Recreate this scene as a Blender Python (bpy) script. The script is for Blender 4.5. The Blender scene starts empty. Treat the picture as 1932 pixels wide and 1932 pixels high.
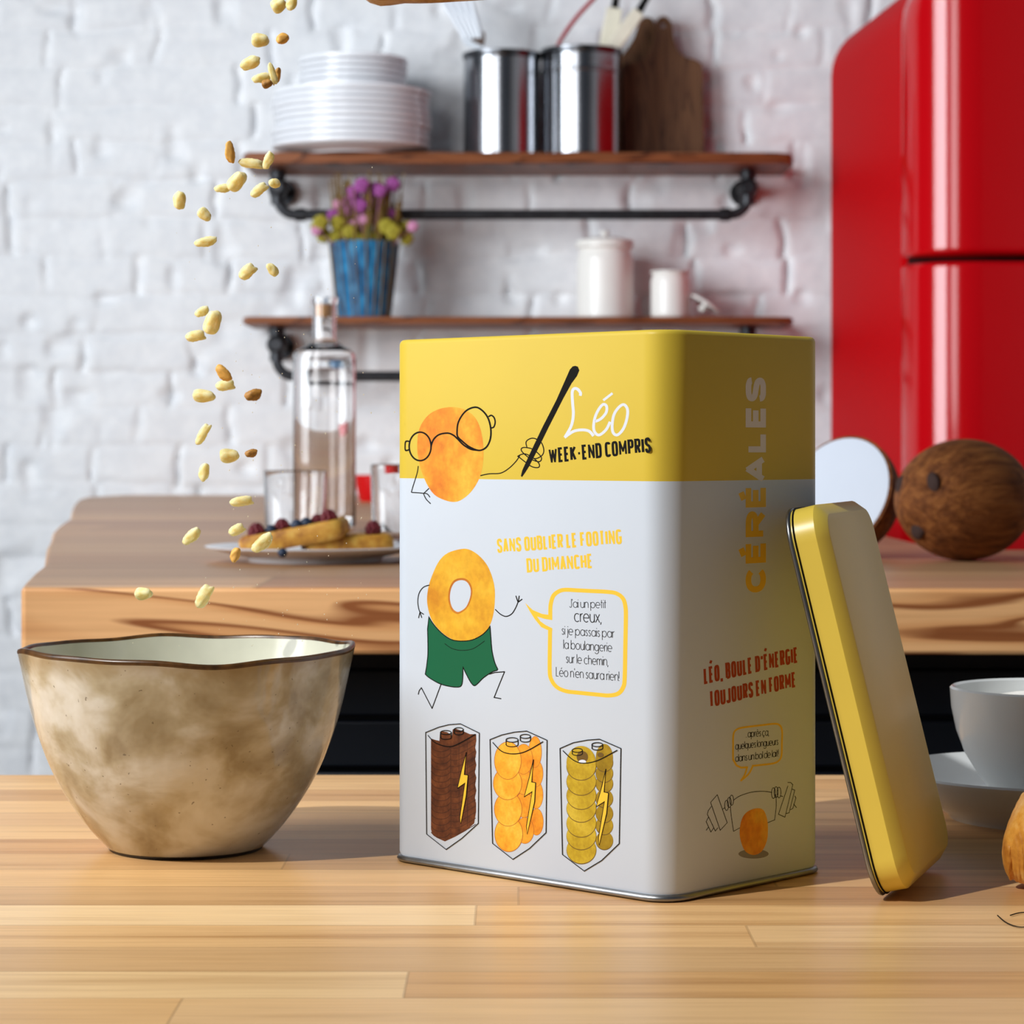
import bpy, bmesh, math, random
import numpy as np
from mathutils import Vector, Matrix
from mathutils.geometry import tessellate_polygon

# ------------------------------------------------------------------ camera, light, exposure
S = bpy.context.scene
COL = S.collection
F = 4700.0            # focal length in pixels of the 1932 frame
HY = 842.0            # horizon row
CZ = 0.944            # camera height (table top is 0.75)
TZ = 0.75
cam_d = bpy.data.cameras.new('camera')
cam = bpy.data.objects.new('camera', cam_d)
COL.objects.link(cam)
cam.location = (0, 0, CZ)
cam.rotation_euler = (math.pi / 2, 0, 0)
cam_d.sensor_width = 36
cam_d.lens = F / 1932 * 36
cam_d.shift_y = -(966 - HY) / 1932
cam_d.clip_start = 0.05
cam_d.dof.use_dof = True
cam_d.dof.focus_distance = 1.09
cam_d.dof.aperture_fstop = 24
S.camera = cam
S.view_settings.view_transform = 'Standard'
S.view_settings.look = 'None'
S.view_settings.gamma = 1
S.view_settings.use_curve_mapping = False
S.view_settings.exposure = 0.0

w = bpy.data.worlds.new('world'); S.world = w
w.use_nodes = True
bgn = w.node_tree.nodes['Background']
bgn.inputs[0].default_value = (0.72, 0.82, 1.0, 1)
bgn.inputs[1].default_value = 0.08

def aim(o, target):
    d = Vector(target) - o.location
    o.rotation_euler = d.to_track_quat('-Z', 'Y').to_euler()

def lamp(name, kind, loc, target, power, color=(1, 1, 1), **k):
    l = bpy.data.lights.new(name, kind)
    l.energy = power; l.color = color
    for a, b in k.items(): setattr(l, a, b)
    o = bpy.data.objects.new(name, l); COL.objects.link(o)
    o.location = loc; aim(o, target)
    return o

PHI = math.radians(36); EL = math.radians(46)
kd = Vector((math.cos(PHI) * math.cos(EL), math.sin(PHI) * math.cos(EL), -math.sin(EL)))
ktar = Vector((-0.06, 1.14, TZ))
lamp('key_spotlight', 'SPOT', ktar - kd * 4.5, ktar, 670, (1.0, 0.995, 0.98), spot_size=math.radians(19.5), spot_blend=0.35, shadow_soft_size=0.045)
lamp('window_softbox', 'AREA', (-2.3, 2.4, 1.75), (1.0, 5.0, 1.15), 45, (0.90, 0.95, 1.0), shape='RECTANGLE', size=1.5, size_y=1.9, spread=math.radians(105))
lamp('room_softbox', 'AREA', (-1.15, 1.2, 1.75), (0.75, 4.4, 1.2), 26, (0.97, 0.98, 1.0), shape='RECTANGLE', size=0.8, size_y=1.5)

# ------------------------------------------------------------------ helpers
def P(px, py, D):
    return Vector(((px - 966) * D / F, D, CZ - (py - HY) * D / F))

def on_plane(px, py, z):
    D = (CZ - z) * F / (py - HY)
    return P(px, py, D)

def sm(pts, n=6, closed=False):
    out = []
    N = len(pts)
    rng = range(N if closed else N - 1)
    g = (lambda i: pts[i % N]) if closed else (lambda i: pts[max(0, min(N - 1, i))])
    for i in rng:
        p0, p1, p2, p3 = [np.array(g(i + k), float) for k in (-1, 0, 1, 2)]
        for j in range(n):
            t = j / n
            out.append(tuple(.5 * ((2 * p1) + (-p0 + p2) * t + (2 * p0 - 5 * p1 + 4 * p2 - p3) * t * t + (-p0 + 3 * p1 - 3 * p2 + p3) * t ** 3)))
    if not closed: out.append(tuple(np.array(pts[-1], float)))
    return out

class MB:
    def __init__(s): s.v = []; s.f = []; s.m = []
    def add(s, verts, faces, mi=0):
        b = len(s.v)
        s.v += [tuple(v) for v in verts]
        s.f += [tuple(i + b for i in f) for f in faces]
        s.m += [mi] * len(faces)
    def box(s, x0, x1, y0, y1, z0, z1, mi=0):
        s.add([(x0, y0, z0), (x1, y0, z0), (x1, y1, z0), (x0, y1, z0), (x0, y0, z1), (x1, y0, z1), (x1, y1, z1), (x0, y1, z1)],
              [(0, 3, 2, 1), (4, 5, 6, 7), (0, 1, 5, 4), (1, 2, 6, 5), (2, 3, 7, 6), (3, 0, 4, 7)], mi)
    def loft(s, rings, cap0=True, cap1=True, mi=0, closed=True):
        n = len(rings[0]); v = [p for r in rings for p in r]; f = []
        for i in range(len(rings) - 1):
            for j in range(n if closed else n - 1):
                k = (j + 1) % n
                f.append((i * n + j, i * n + k, (i + 1) * n + k, (i + 1) * n + j))
        if cap0: f.append(tuple(reversed(range(n))))
        if cap1: f.append(tuple((len(rings) - 1) * n + j for j in range(n)))
        s.add(v, f, mi)
    def lathe(s, prof, n=48, c=(0, 0, 0), mi=0, cap0=True, cap1=True, fn=None):
        rings = []
        for r, z in prof:
            ring = []
            for j in range(n):
                a = 2 * math.pi * j / n
                rr, zz = fn(r, z, a) if fn else (r, z)
                ring.append((c[0] + rr * math.cos(a), c[1] + rr * math.sin(a), c[2] + zz))
            rings.append(ring)
        s.loft(rings, cap0, cap1, mi)
    def tube(s, pts, r, n=12, mi=0, caps=True):
        pts = [Vector(p) for p in pts]
        rs = r if isinstance(r, (list, tuple)) else [r] * len(pts)
        rings = []; up = None
        for i, p in enumerate(pts):
            t = (pts[min(i + 1, len(pts) - 1)] - pts[max(i - 1, 0)]).normalized()
            if up is None:
                up = t.orthogonal().normalized()
            up = (up - t * up.dot(t)).normalized()
            q = t.cross(up)
            rings.append([p + (up * math.cos(2 * math.pi * j / n) + q * math.sin(2 * math.pi * j / n)) * rs[i] for j in range(n)])
        s.loft(rings, caps, caps, mi)
    def ball(s, c, rx, ry=None, rz=None, nu=16, nv=10, mi=0, fn=None):
        ry = ry or rx; rz = rz or rx
        v = []; f = []
        for i in range(nv + 1):
            th = math.pi * i / nv
            for j in range(nu):
                a = 2 * math.pi * j / nu
                d = Vector((math.sin(th) * math.cos(a), math.sin(th) * math.sin(a), math.cos(th)))
                k = fn(d) if fn else 1
                v.append((c[0] + d.x * rx * k, c[1] + d.y * ry * k, c[2] + d.z * rz * k))
        for i in range(nv):
            for j in range(nu):
                k = (j + 1) % nu
                f.append((i * nu + j, (i + 1) * nu + j, (i + 1) * nu + k, i * nu + k))
        s.add(v, f, mi)
    def prism(s, poly, fn, mi=0):
        """fn(x, y, k) -> 3D with k = 0 front, 1 back."""
        n = len(poly)
        tri = tessellate_polygon([[Vector((p[0], p[1], 0)) for p in poly]])
        v = [fn(p[0], p[1], 0) for p in poly] + [fn(p[0], p[1], 1) for p in poly]
        f = [tuple(t) for t in tri] + [tuple(i + n for i in reversed(t)) for t in tri]
        f += [(i, (i + 1) % n, (i + 1) % n + n, i + n) for i in range(n)]
        s.add(v, f, mi)

def mk(name, mb, mats, parent=None, loc=None, smooth=35, bevel=0, recalc=True):
    me = bpy.data.meshes.new(name)
    me.from_pydata([tuple(v) for v in mb.v], [], mb.f)
    if not isinstance(mats, (list, tuple)): mats = [mats]
    for m in mats: me.materials.append(m)
    if len(mats) > 1:
        me.polygons.foreach_set('material_index', mb.m)
    if recalc:
        bm = bmesh.new(); bm.from_mesh(me)
        bmesh.ops.remove_doubles(bm, verts=bm.verts, dist=1e-6)
        bmesh.ops.recalc_face_normals(bm, faces=bm.faces)
        bm.to_mesh(me); bm.free()
    if smooth:
        me.shade_smooth()
        me.set_sharp_from_angle(angle=math.radians(smooth))
    o = bpy.data.objects.new(name, me); COL.objects.link(o)
    if parent: o.parent = parent
    if loc is not None: o.location = loc
    if bevel:
        b = o.modifiers.new('bevel', 'BEVEL'); b.width = bevel; b.segments = 3; b.limit_method = 'ANGLE'; b.angle_limit = math.radians(40)
    return o

def tag(o, label, cat, group=None):
    o['label'] = label; o['category'] = cat
    if group: o['group'] = group
    return o

def thing(name, label, cat, loc=(0, 0, 0), group=None, rotz=0):
    o = bpy.data.objects.new(name, None); COL.objects.link(o)
    o.empty_display_size = 0.02
    o.location = loc; o.rotation_euler = (0, 0, rotz)
    return tag(o, label, cat, group)

def struct(name, mb, m, label=None, **k):
    o = mk(name, mb, m, **k)
    o['kind'] = 'structure'
    return o

# ------------------------------------------------------------------ materials
def srgb(r, g, b):
    c = lambda x: (x / 255 / 12.92) if x / 255 <= 0.04045 else ((x / 255 + 0.055) / 1.055) ** 2.4
    return (c(r), c(g), c(b), 1)

class NT:
    def __init__(s, name):
        s.m = bpy.data.materials.new(name); s.m.use_nodes = True
        s.t = s.m.node_tree; s.b = s.t.nodes['Principled BSDF']
    def n(s, typ, **k):
        nd = s.t.nodes.new(typ)
        for a, b in k.items(): setattr(nd, a, b)
        return nd
    def l(s, a, b): s.t.links.new(a, b)
    def math(s, op, a, b=None, c=None):
        nd = s.n('ShaderNodeMath', operation=op)
        for i, x in enumerate((a, b, c)):
            if x is None: continue
            if isinstance(x, (int, float)): nd.inputs[i].default_value = x
            else: s.l(x, nd.inputs[i])
        return nd.outputs[0]
    def mix(s, fac, a, b, blend='MIX'):
        nd = s.n('ShaderNodeMix', data_type='RGBA', blend_type=blend)
        for i, x in ((0, fac), (6, a), (7, b)):
            if isinstance(x, (int, float)): nd.inputs[i].default_value = x
            elif isinstance(x, tuple): nd.inputs[i].default_value = x
            else: s.l(x, nd.inputs[i])
        return nd.outputs[2]
    def noise(s, vec, scale, detail=4, rough=.5, dist=0, dim='3D'):
        nd = s.n('ShaderNodeTexNoise', noise_dimensions=dim)
        nd.inputs['Scale'].default_value = scale; nd.inputs['Detail'].default_value = detail
        nd.inputs['Roughness'].default_value = rough; nd.inputs['Distortion'].default_value = dist
        if vec is not None: s.l(vec, nd.inputs['Vector'])
        return nd.outputs['Fac']
    def ramp(s, fac, stops, interp='LINEAR'):
        nd = s.n('ShaderNodeValToRGB'); cr = nd.color_ramp; cr.interpolation = interp
        while len(cr.elements) < len(stops): cr.elements.new(0.5)
        for e, (p, c) in zip(cr.elements, stops): e.position = p; e.color = c
        s.l(fac, nd.inputs[0]); return nd.outputs[0]
    def coord(s, scale=(1, 1, 1), which='Object', rot=(0, 0, 0)):
        tc = s.n('ShaderNodeTexCoord'); mp = s.n('ShaderNodeMapping')
        mp.inputs['Scale'].default_value = scale; mp.inputs['Rotation'].default_value = rot
        s.l(tc.outputs[which], mp.inputs[0]); return mp.outputs[0]
    def bump(s, h, strength=.3, dist=.001):
        nd = s.n('ShaderNodeBump'); nd.inputs['Strength'].default_value = strength; nd.inputs['Distance'].default_value = dist
        s.l(h, nd.inputs['Height']); s.l(nd.outputs[0], s.b.inputs['Normal'])
    def set(s, **k):
        for a, b in k.items():
            i = s.b.inputs[{'color': 'Base Color', 'rough': 'Roughness', 'metal': 'Metallic', 'spec': 'Specular IOR Level', 'trans': 'Transmission Weight', 'ior': 'IOR', 'coat': 'Coat Weight', 'coatr': 'Coat Roughness', 'sss': 'Subsurface Weight', 'sssr': 'Subsurface Radius', 'ssss': 'Subsurface Scale'}[a]]
            if isinstance(b, (int, float, tuple)): i.default_value = b
            else: s.l(b, i)
        return s

def plain(name, color, rough=.5, metal=0, var=.06, vscale=30, bump=0, bscale=200, **k):
    t = NT(name)
    c = t.coord()
    n = t.noise(c, vscale, 4)
    lo = tuple(x * (1 - var) for x in color[:3]) + (1,); hi = tuple(min(1, x * (1 + var)) for x in color[:3]) + (1,)
    t.set(color=t.ramp(n, [(0.3, lo), (0.7, hi)]), rough=rough, metal=metal, **k)
    if bump: t.bump(t.noise(c, bscale, 3), bump, .0006)
    return t.m

def stave_wood(name, y0, rh, ln, tones, rowgain, rough=.42, gloss=.4, gscale=1.0):
    t = NT(name)
    geo = t.n('ShaderNodeNewGeometry'); sep = t.n('ShaderNodeSeparateXYZ'); t.l(geo.outputs['Position'], sep.inputs[0])
    x, y, z = sep.outputs
    rf = t.math('DIVIDE', t.math('SUBTRACT', y, y0), rh)
    row = t.math('FLOOR', rf); fr = t.math('FRACT', rf)
    wn = t.n('ShaderNodeTexWhiteNoise', noise_dimensions='1D'); t.l(row, wn.inputs['W'])
    xs = t.math('ADD', t.math('DIVIDE', x, ln), t.math('MULTIPLY', wn.outputs[0], 7.3))
    col = t.math('FLOOR', xs); fx = t.math('FRACT', xs)
    cb = t.n('ShaderNodeCombineXYZ'); t.l(row, cb.inputs[0]); t.l(col, cb.inputs[1])
    wn2 = t.n('ShaderNodeTexWhiteNoise', noise_dimensions='2D'); t.l(cb.outputs[0], wn2.inputs['Vector'])
    base = t.ramp(wn2.outputs[0], [(i / max(1, len(tones) - 1), c) for i, c in enumerate(tones)])
    # grain coordinates shifted per stave
    cb2 = t.n('ShaderNodeCombineXYZ')
    t.l(t.math('ADD', t.math('MULTIPLY', x, 2.2 * gscale), t.math('MULTIPLY', wn2.outputs[0], 60.0)), cb2.inputs[0])
    t.l(t.math('MULTIPLY', y, 60 * gscale), cb2.inputs[1]); t.l(t.math('MULTIPLY', z, 60 * gscale), cb2.inputs[2])
    g1 = t.noise(cb2.outputs[0], 1.0, 6, .62, .35)
    cb3 = t.n('ShaderNodeCombineXYZ')
    t.l(t.math('ADD', t.math('MULTIPLY', x, 14 * gscale), t.math('MULTIPLY', wn2.outputs[0], 30.0)), cb3.inputs[0])
    t.l(t.math('MULTIPLY', y, 520 * gscale), cb3.inputs[1]); t.l(t.math('MULTIPLY', z, 520 * gscale), cb3.inputs[2])
    g2 = t.noise(cb3.outputs[0], 1.0, 3, .6)
    m1 = t.ramp(g1, [(0.25, (.66, .56, .46, 1)), (0.5, (1, 1, 1, 1)), (0.8, (1.1, 1.1, 1.08, 1))])
    m2 = t.ramp(g2, [(0.25, (.82, .77, .70, 1)), (0.55, (1, 1, 1, 1))])
    c = t.mix(1.0, base, m1, 'MULTIPLY'); c = t.mix(.85, c, m2, 'MULTIPLY')
    # rows known to be paler or browner
    rg = t.ramp(t.math('ADD', t.math('DIVIDE', row, len(rowgain)), .5 / len(rowgain)), [(i / len(rowgain), (v[0], v[1], v[2], 1)) for i, v in enumerate(rowgain)], 'CONSTANT')
    c = t.mix(1.0, c, rg, 'MULTIPLY')
    # glue lines between staves
    e = t.math('MINIMUM', fr, t.math('SUBTRACT', 1, fr))
    ln_ = t.math('LESS_THAN', e, .012)
    ex = t.math('MINIMUM', fx, t.math('SUBTRACT', 1, fx)); lx = t.math('LESS_THAN', ex, .0012)
    c = t.mix(t.math('MULTIPLY', t.math('MAXIMUM', ln_, lx), .35), c, (.25, .14, .06, 1))
    t.set(color=c, rough=rough, spec=gloss)
    t.bump(t.math('ADD', t.math('MULTIPLY', g2, .6), t.math('MULTIPLY', g1, .4)), .12, .0006)
    return t.m

def figured_wood(name, c0, c1, c2, sc=1.0, rough=.5, axis='x', centre=(0, 0, 0)):
    """Cathedral grain: long stretched rings."""
    t = NT(name)
    st = (1.1, 1.0, 9.0) if axis == 'x' else (9, 1, 1.1)
    v = t.coord(tuple(a * sc for a in st), 'Object')
    nz = t.noise(v, 1.1, 3, .5, .4)
    fine = t.noise(t.coord((6, 6, 260) if axis == 'x' else (260, 6, 6)), 1.0, 4, .6)
    rings = t.math('FRACT', t.math('MULTIPLY', nz, 11))
    c = t.ramp(rings, [(0.0, c2), (0.05, c2), (0.16, c1), (0.5, c0), (0.9, c0), (1.0, c2)])
    c = t.mix(.5, c, t.ramp(fine, [(0.3, (.72, .66, .6, 1)), (0.6, (1, 1, 1, 1))]), 'MULTIPLY')
    t.set(color=c, rough=rough, spec=.3)
    return t.m

W = (1, 1, 1)
rows = [W] * 20
# row 0 begins at depth 0.8345; pale and brown staves as in the photograph
for i, g in {0: (1.0, .98, .94), 1: (1.0, .98, .93), 2: (.88, .83, .77), 3: (1.03, 1, .96), 4: (1.13, 1.17, 1.22), 5: (.93, .9, .86), 6: (1.02, 1, .97), 7: (.88, .85, .83), 8: (.97, .95, .93), 9: (.98, .96, .93), 10: (1.02, 1, .98), 11: (1.13, 1.17, 1.22), 12: (.93, .9, .86), 13: (1, .98, .95)}.items(): rows[i] = g
M_table = stave_wood('oiled_staves', 0.8315, 0.0443, 0.46, [srgb(218, 172, 116), srgb(234, 193, 138), srgb(226, 181, 123), srgb(206, 156, 102), srgb(240, 204, 152)], rows, .38, .45)
M_counter = stave_wood('counter_staves', 1.5, 0.21, 2.2, [srgb(188, 138, 98), srgb(202, 156, 112), srgb(174, 126, 90), srgb(206, 162, 118)], [W] * 20, .4, .3, .45)
M_cfront = figured_wood('counter_front_grain', srgb(230, 178, 124), srgb(214, 156, 102), srgb(142, 84, 46), 1.0, .45)
M_shelf = figured_wood('walnut_board', srgb(140, 84, 50), srgb(118, 66, 38), srgb(74, 40, 24), 2.0, .45)
M_board = figured_wood('cutting_board_wood', srgb(112, 78, 52), srgb(98, 66, 44), srgb(80, 52, 34), 2.0, .6, 'z')
M_navy = plain('navy_paint', srgb(20, 27, 38), .5)
M_white = plain('white_enamel', srgb(205, 218, 233), .4, var=.008, spec=.25)
M_yellow = plain('yellow_enamel', srgb(214, 188, 66), .4, var=.012, spec=.2)
M_lidyellow = plain('yellow_lid_enamel', srgb(236, 208, 84), .36, var=.02, spec=.6)
M_steelrim = plain('tinplate', (.32, .33, .34, 1), .34, 1, .12, 60)
M_tininside = plain('bare_tin_inside', (.5, .5, .48, 1), .4, 1)
M_ink = plain('black_ink', srgb(20, 19, 17), .6, spec=.1)
M_text = plain('grey_black_ink', srgb(40, 40, 42), .6, spec=.1)
M_pwhite = plain('white_ink', srgb(220, 228, 240), .45, var=.01, spec=.3)
M_pyellow = plain('golden_ink', srgb(242, 198, 58), .45, var=.02, spec=.3)
M_psilver = plain('pale_grey_ink', srgb(226, 224, 220), .45, var=.01, spec=.3)
M_pred = plain('rust_red_ink', srgb(176, 62, 36), .45, var=.05, spec=.3)
M_pgreen = plain('green_ink', srgb(0, 96, 60), .5, var=.03, spec=.3)
M_pgrey = plain('grey_ink', srgb(140, 138, 134), .5, spec=.3)

def printed(name, c0, c1, c2, sc):
    t = NT(name); c = t.coord()
    a = t.noise(c, sc, 5, .6); b = t.noise(c, sc * 7, 2, .6)
    col = t.ramp(a, [(0.3, c0), (0.5, c1), (0.7, c2)])
    col = t.mix(.5, col, t.ramp(b, [(0.35, (.8, .72, .6, 1)), (0.6, (1, 1, 1, 1)), (.75, (1.1, 1.1, 1.0, 1))]), 'MULTIPLY')
    t.set(color=col, rough=.5, spec=.3); return t.m
M_pball = printed('printed_orange_puff', srgb(222, 118, 28), srgb(242, 162, 42), srgb(248, 200, 66), 45)
M_pring = printed('printed_gold_ring', srgb(212, 142, 26), srgb(232, 176, 40), srgb(242, 202, 66), 38)
M_pringd = printed('printed_ring_hole_edge', srgb(176, 100, 22), srgb(196, 118, 30), srgb(214, 140, 36), 60)
M_pdark = printed('printed_chocolate', srgb(66, 32, 16), srgb(98, 52, 26), srgb(124, 70, 36), 160)
M_pdark2 = printed('printed_chocolate_edge', srgb(54, 26, 14), srgb(72, 38, 20), srgb(90, 48, 26), 160)
M_polive = [printed('printed_olive_ring_%s' % n, srgb(*a), srgb(*b), srgb(*c), 90) for n, a, b, c in (('a', (168, 138, 22), (194, 164, 36), (214, 186, 60)), ('b', (140, 112, 14), (160, 130, 22), (180, 150, 34)))]
M_pball2 = [printed('printed_puff_%s' % n, srgb(*a), srgb(*b), srgb(*c), 90) for n, a, b, c in (('a', (236, 146, 30), (246, 178, 48), (250, 204, 76)), ('b', (222, 126, 24), (238, 156, 38), (244, 180, 56)))]
M_polivedk = plain('printed_ring_gap', srgb(104, 76, 12), .5)
M_pballdk = plain('printed_puff_gap', srgb(188, 100, 24), .5)

# ------------------------------------------------------------------ setting
random.seed(4)
rng = np.random.default_rng(11)
def vnoise(x, y, seed):
    r = np.random.default_rng(seed); G = r.random((64, 64))
    xi = np.floor(x).astype(int); yi = np.floor(y).astype(int); fx = x - xi; fy = y - yi
    fx = fx * fx * (3 - 2 * fx); fy = fy * fy * (3 - 2 * fy)
    g = lambda a, b: G[a % 64, b % 64]
    return (g(xi, yi) * (1 - fx) + g(xi + 1, yi) * fx) * (1 - fy) + (g(xi, yi + 1) * (1 - fx) + g(xi + 1, yi + 1) * fx) * fy
WY = 5.15
def brick_wall():
    x0, x1, z0, z1, st = -1.9, 1.96, 0.0, 2.6, .0072
    nx = int((x1 - x0) / st) + 1; nz = int((z1 - z0) / st) + 1
    X, Z = np.meshgrid(np.linspace(x0, x1, nx), np.linspace(z0, z1, nz), indexing='ij')
    Xw = X + .020 * (vnoise(X * 11, Z * 11, 1) - .5) + .010 * (vnoise(X * 33, Z * 33, 2) - .5)
    Zw = Z + .016 * (vnoise(X * 8, Z * 9, 3) - .5) + .010 * (vnoise(X * 30, Z * 30, 4) - .5)
    rh = .0785; row = np.floor(Zw / rh).astype(int); fz = Zw / rh - row
    lens = np.random.default_rng(5).uniform(.16, .24, 64)[row % 64]; off = np.random.default_rng(6).uniform(0, 1, 64)[row % 64]
    c = Xw / lens + off; col = np.floor(c).astype(int); fx = c - col
    dz = np.minimum(fz, 1 - fz) * rh; dx = np.minimum(fx, 1 - fx) * lens
    fill = vnoise(X * 6, Z * 6, 7)            # joints partly buried under paint
    fillv = vnoise(X * 9 + 20, Z * 9, 17)
    jh = np.exp(-(dz / .007) ** 2) * (.25 + .75 * fill) * .0065
    jv = np.exp(-(dx / .006) ** 2) * np.clip(1.9 * fillv - .35, 0, 1) * .018
    R = np.random.default_rng(8).random((64, 64))
    h = -np.maximum(jh, jv) + .003 * (R[row % 64, col % 64] - .5)
    h = h + .003 * (vnoise(X * 12, Z * 16, 9) - .5) + .0012 * (vnoise(X * 45, Z * 45, 10) - .5)
    chip = np.clip(vnoise(X * 20, Z * 20, 12) - .72, 0, 1) * .05
    h = h - chip
    mb = MB()
    mb.v = [tuple(p) for p in np.stack([X.ravel(), (WY - h).ravel(), Z.ravel()], 1)]
    idx = np.arange(nx * nz).reshape(nx, nz)
    q = np.stack([idx[:-1, :-1], idx[1:, :-1], idx[1:, 1:], idx[:-1, 1:]], -1).reshape(-1, 4)
    mb.f = [tuple(int(k) for k in r) for r in q]; mb.m = [0] * len(mb.f)
    return mb
t = NT('white_painted_brick')
pn = t.noise(t.coord((1, 1, 1)), 30, 5, .6)
t.set(color=t.ramp(pn, [(0.3, srgb(226, 228, 231)), (0.7, srgb(240, 241, 242))]), rough=.6, spec=.3)
t.bump(t.noise(t.coord(), 160, 3), .25, .002)
struct('wall_back', brick_wall(), t.m, smooth=80, recalc=False)
mb = MB(); mb.box(1.95, 2.05, -1.4, WY, 0, 2.6)
struct('wall_right_bounce', mb, plain('white_plaster', srgb(226, 226, 226), .7))  # unseen white wall, added to bounce fill light onto right-facing sides
mb = MB(); mb.box(-3, 3, -1.5, WY + .1, -.05, 0)
struct('floor', mb, plain('grey_floor', srgb(120, 116, 112), .6))

# foreground table
tab = thing('dining_table', 'oiled oak butcher-block table in the foreground carrying the cereal tin and bowl', 'table', (0.05, 1.0, 0))
mb = MB(); mb.box(-1.05, .95, -.42, .473, .712, .75)
mk('table_top', mb, M_table, tab, bevel=.003)
for sx in (-.97, .87):
    for sy in (-.36, .41):
        mb = MB(); mb.box(sx - .035, sx + .035, sy - .035, sy + .035, 0, .712); mk('leg', mb, M_shelf, tab, bevel=.003)

# ------------------------------------------------------------------ background counter
KZ = CZ - .1005
kt = 0.048
def kp(px, py):
    p = on_plane(px, py, KZ); return (p.x, p.y)
front = kp(38, 1110)
left = [kp(*q) for q in ((40, 1108), (48, 1098), (66, 1080), (84, 1066), (86, 1050), (89, 1032), (96, 1020), (100, 1004), (112, 992), (133, 978), (136, 962), (140, 952), (150, 942), (164, 938))]
yb = WY - .02
poly = left + [(-.80, yb), (.42, yb), (.42, 2.42), (1.1, 2.42), (1.1, front[1])]
wt = thing('wooden_worktop', 'thick brown wooden counter slab with an uneven left end behind the bowl', 'worktop', (0, 2, KZ - kt))
mb = MB(); mb.prism(poly, lambda x, y, k: (x, y - 2, kt * (1 - k)))
o = mk('slab', mb, [M_counter, M_cfront], wt, smooth=0)
for p in o.data.polygons:
    if abs(p.normal.z) < .5: p.material_index = 1
    elif p.normal.z < 0: p.material_index = 1
b = o.modifiers.new('bevel', 'BEVEL'); b.width = .003; b.segments = 2; b.limit_method = 'ANGLE'; b.angle_limit = math.radians(60)
cab = thing('base_cabinet', 'dark navy slatted cabinet holding up the brown wooden counter', 'cabinet', (.4, 1.85, 0))
mb = MB()
mb.box(-.62, .68, .012, .5, 0.0, KZ - kt)
mk('carcass', mb, M_navy, cab)
mb = MB(); z = .06
while z < KZ - kt - .02:
    mb.box(-.62, .68, 0, .012, z, min(z + .034, KZ - kt)); z += .038
mk('slatted_front', mb, M_navy, cab, bevel=.002)
cab2 = thing('support_cabinet', 'dark navy cabinet under the far left part of the counter', 'cabinet', (-.1, 4.1, 0))
mb = MB(); mb.box(-.35, .5, -.5, .95, 0, KZ - kt); mk('carcass', mb, M_navy, cab2)

# ------------------------------------------------------------------ red fridge
M_red = NT('red_enamel').set(color=srgb(188, 0, 10), rough=.5, spec=.02).m
M_reddoor = NT('red_door_enamel').set(color=srgb(188, 0, 10), rough=.12, spec=.5).m
M_redgap = plain('dark_red_gasket', srgb(50, 4, 6), .6)
fp = P(1700, HY, 4.47); bp = P(1566, HY, 5.10)
fwd = Vector((fp.x - bp.x, fp.y - bp.y, 0)); fl = fwd.length; fwd.normalize()
yaw = math.atan2(fwd.x, -fwd.y)
fr = thing('red_refrigerator', 'glossy red rounded refrigerator standing by the white brick wall', 'refrigerator', (bp.x, bp.y, 0), rotz=yaw)
FH = P(0, -22, 4.7).z; FW = .6; RR = .11
def fprof(inset=0, top=FH):
    pts = [(inset, .05)]
    for k in range(9):
        a = math.pi - k * math.pi / 16
        pts.append((RR + (RR - inset) * math.cos(a), top - RR + (RR - inset) * math.sin(a)))
    for k in range(9):
        a = math.pi / 2 - k * math.pi / 16
        pts.append((FW - RR + (RR - inset) * math.cos(a), top - RR + (RR - inset) * math.sin(a)))
    pts.append((FW - inset, .05)); return pts
mb = MB(); mb.loft([[(x, y, z) for x, z in fprof(i)] for i, y in ((.012, 0), (0, -.012), (0, -fl + .004), (.006, -fl))])
mk('fridge_body', mb, M_red, fr, smooth=40)
mb = MB(); mb.loft([[(x, y, z) for x, z in fprof(.012)] for y in (-fl, -fl - .006)]); mk('door_gasket', mb, M_redgap, fr)
gz = P(1850, 485, 4.35).z
def door(z0, z1, round_top):
    mb = MB(); R2 = .115; T = .13
    prof = [(0.0, -fl - .006), (0.0, -fl - T + R2)]
    for k in range(1, 13):
        a = math.pi + k * math.pi / 24
        prof.append((R2 + R2 * math.cos(a), -fl - T + R2 + R2 * math.sin(a)))
    for k in range(0, 12):
        a = 1.5 * math.pi + k * math.pi / 24
        prof.append((FW - R2 + R2 * math.cos(a), -fl - T + R2 + R2 * math.sin(a)))
    prof += [(FW, -fl - T + R2), (FW, -fl - .006)]
    cx, cy = FW / 2, -fl - .05
    def ring(z, s): return [(cx + (x - cx) * (1 - s / .3), cy + (y - cy) * (1 - s / .06), z) for x, y in prof]
    rings = [ring(z0, .006), ring(z0 + .002, .002), ring(z0 + .006, 0), ring(z0 + .012, 0), ring(z0 + .03, 0)]
    if round_top:
        rings.append(ring(z1 - RR - .02, 0)); rings.append(ring(z1 - RR, 0))
        for k in range(1, 7):
            a = k * math.pi / 12; sx = RR * (1 - math.cos(a))
            rings.append([(min(max(x, sx), FW - sx), y, z1 - RR + RR * math.sin(a)) for x, y in prof])
    else:
        rings += [ring(z1 - .03, 0), ring(z1 - .012, 0), ring(z1 - .006, 0), ring(z1 - .002, .002), ring(z1, .006)]
    mb.loft(rings); return mb
mk('freezer_door', door(gz + .0065, FH, True), M_reddoor, fr, smooth=40)
mk('fridge_door', door(.09, gz - .0065, False), M_reddoor, fr, smooth=40)
mb = MB(); mb.box(.02, FW - .02, -fl - .03, -.02, 0, .05); mk('plinth', mb, M_navy, fr)

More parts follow.
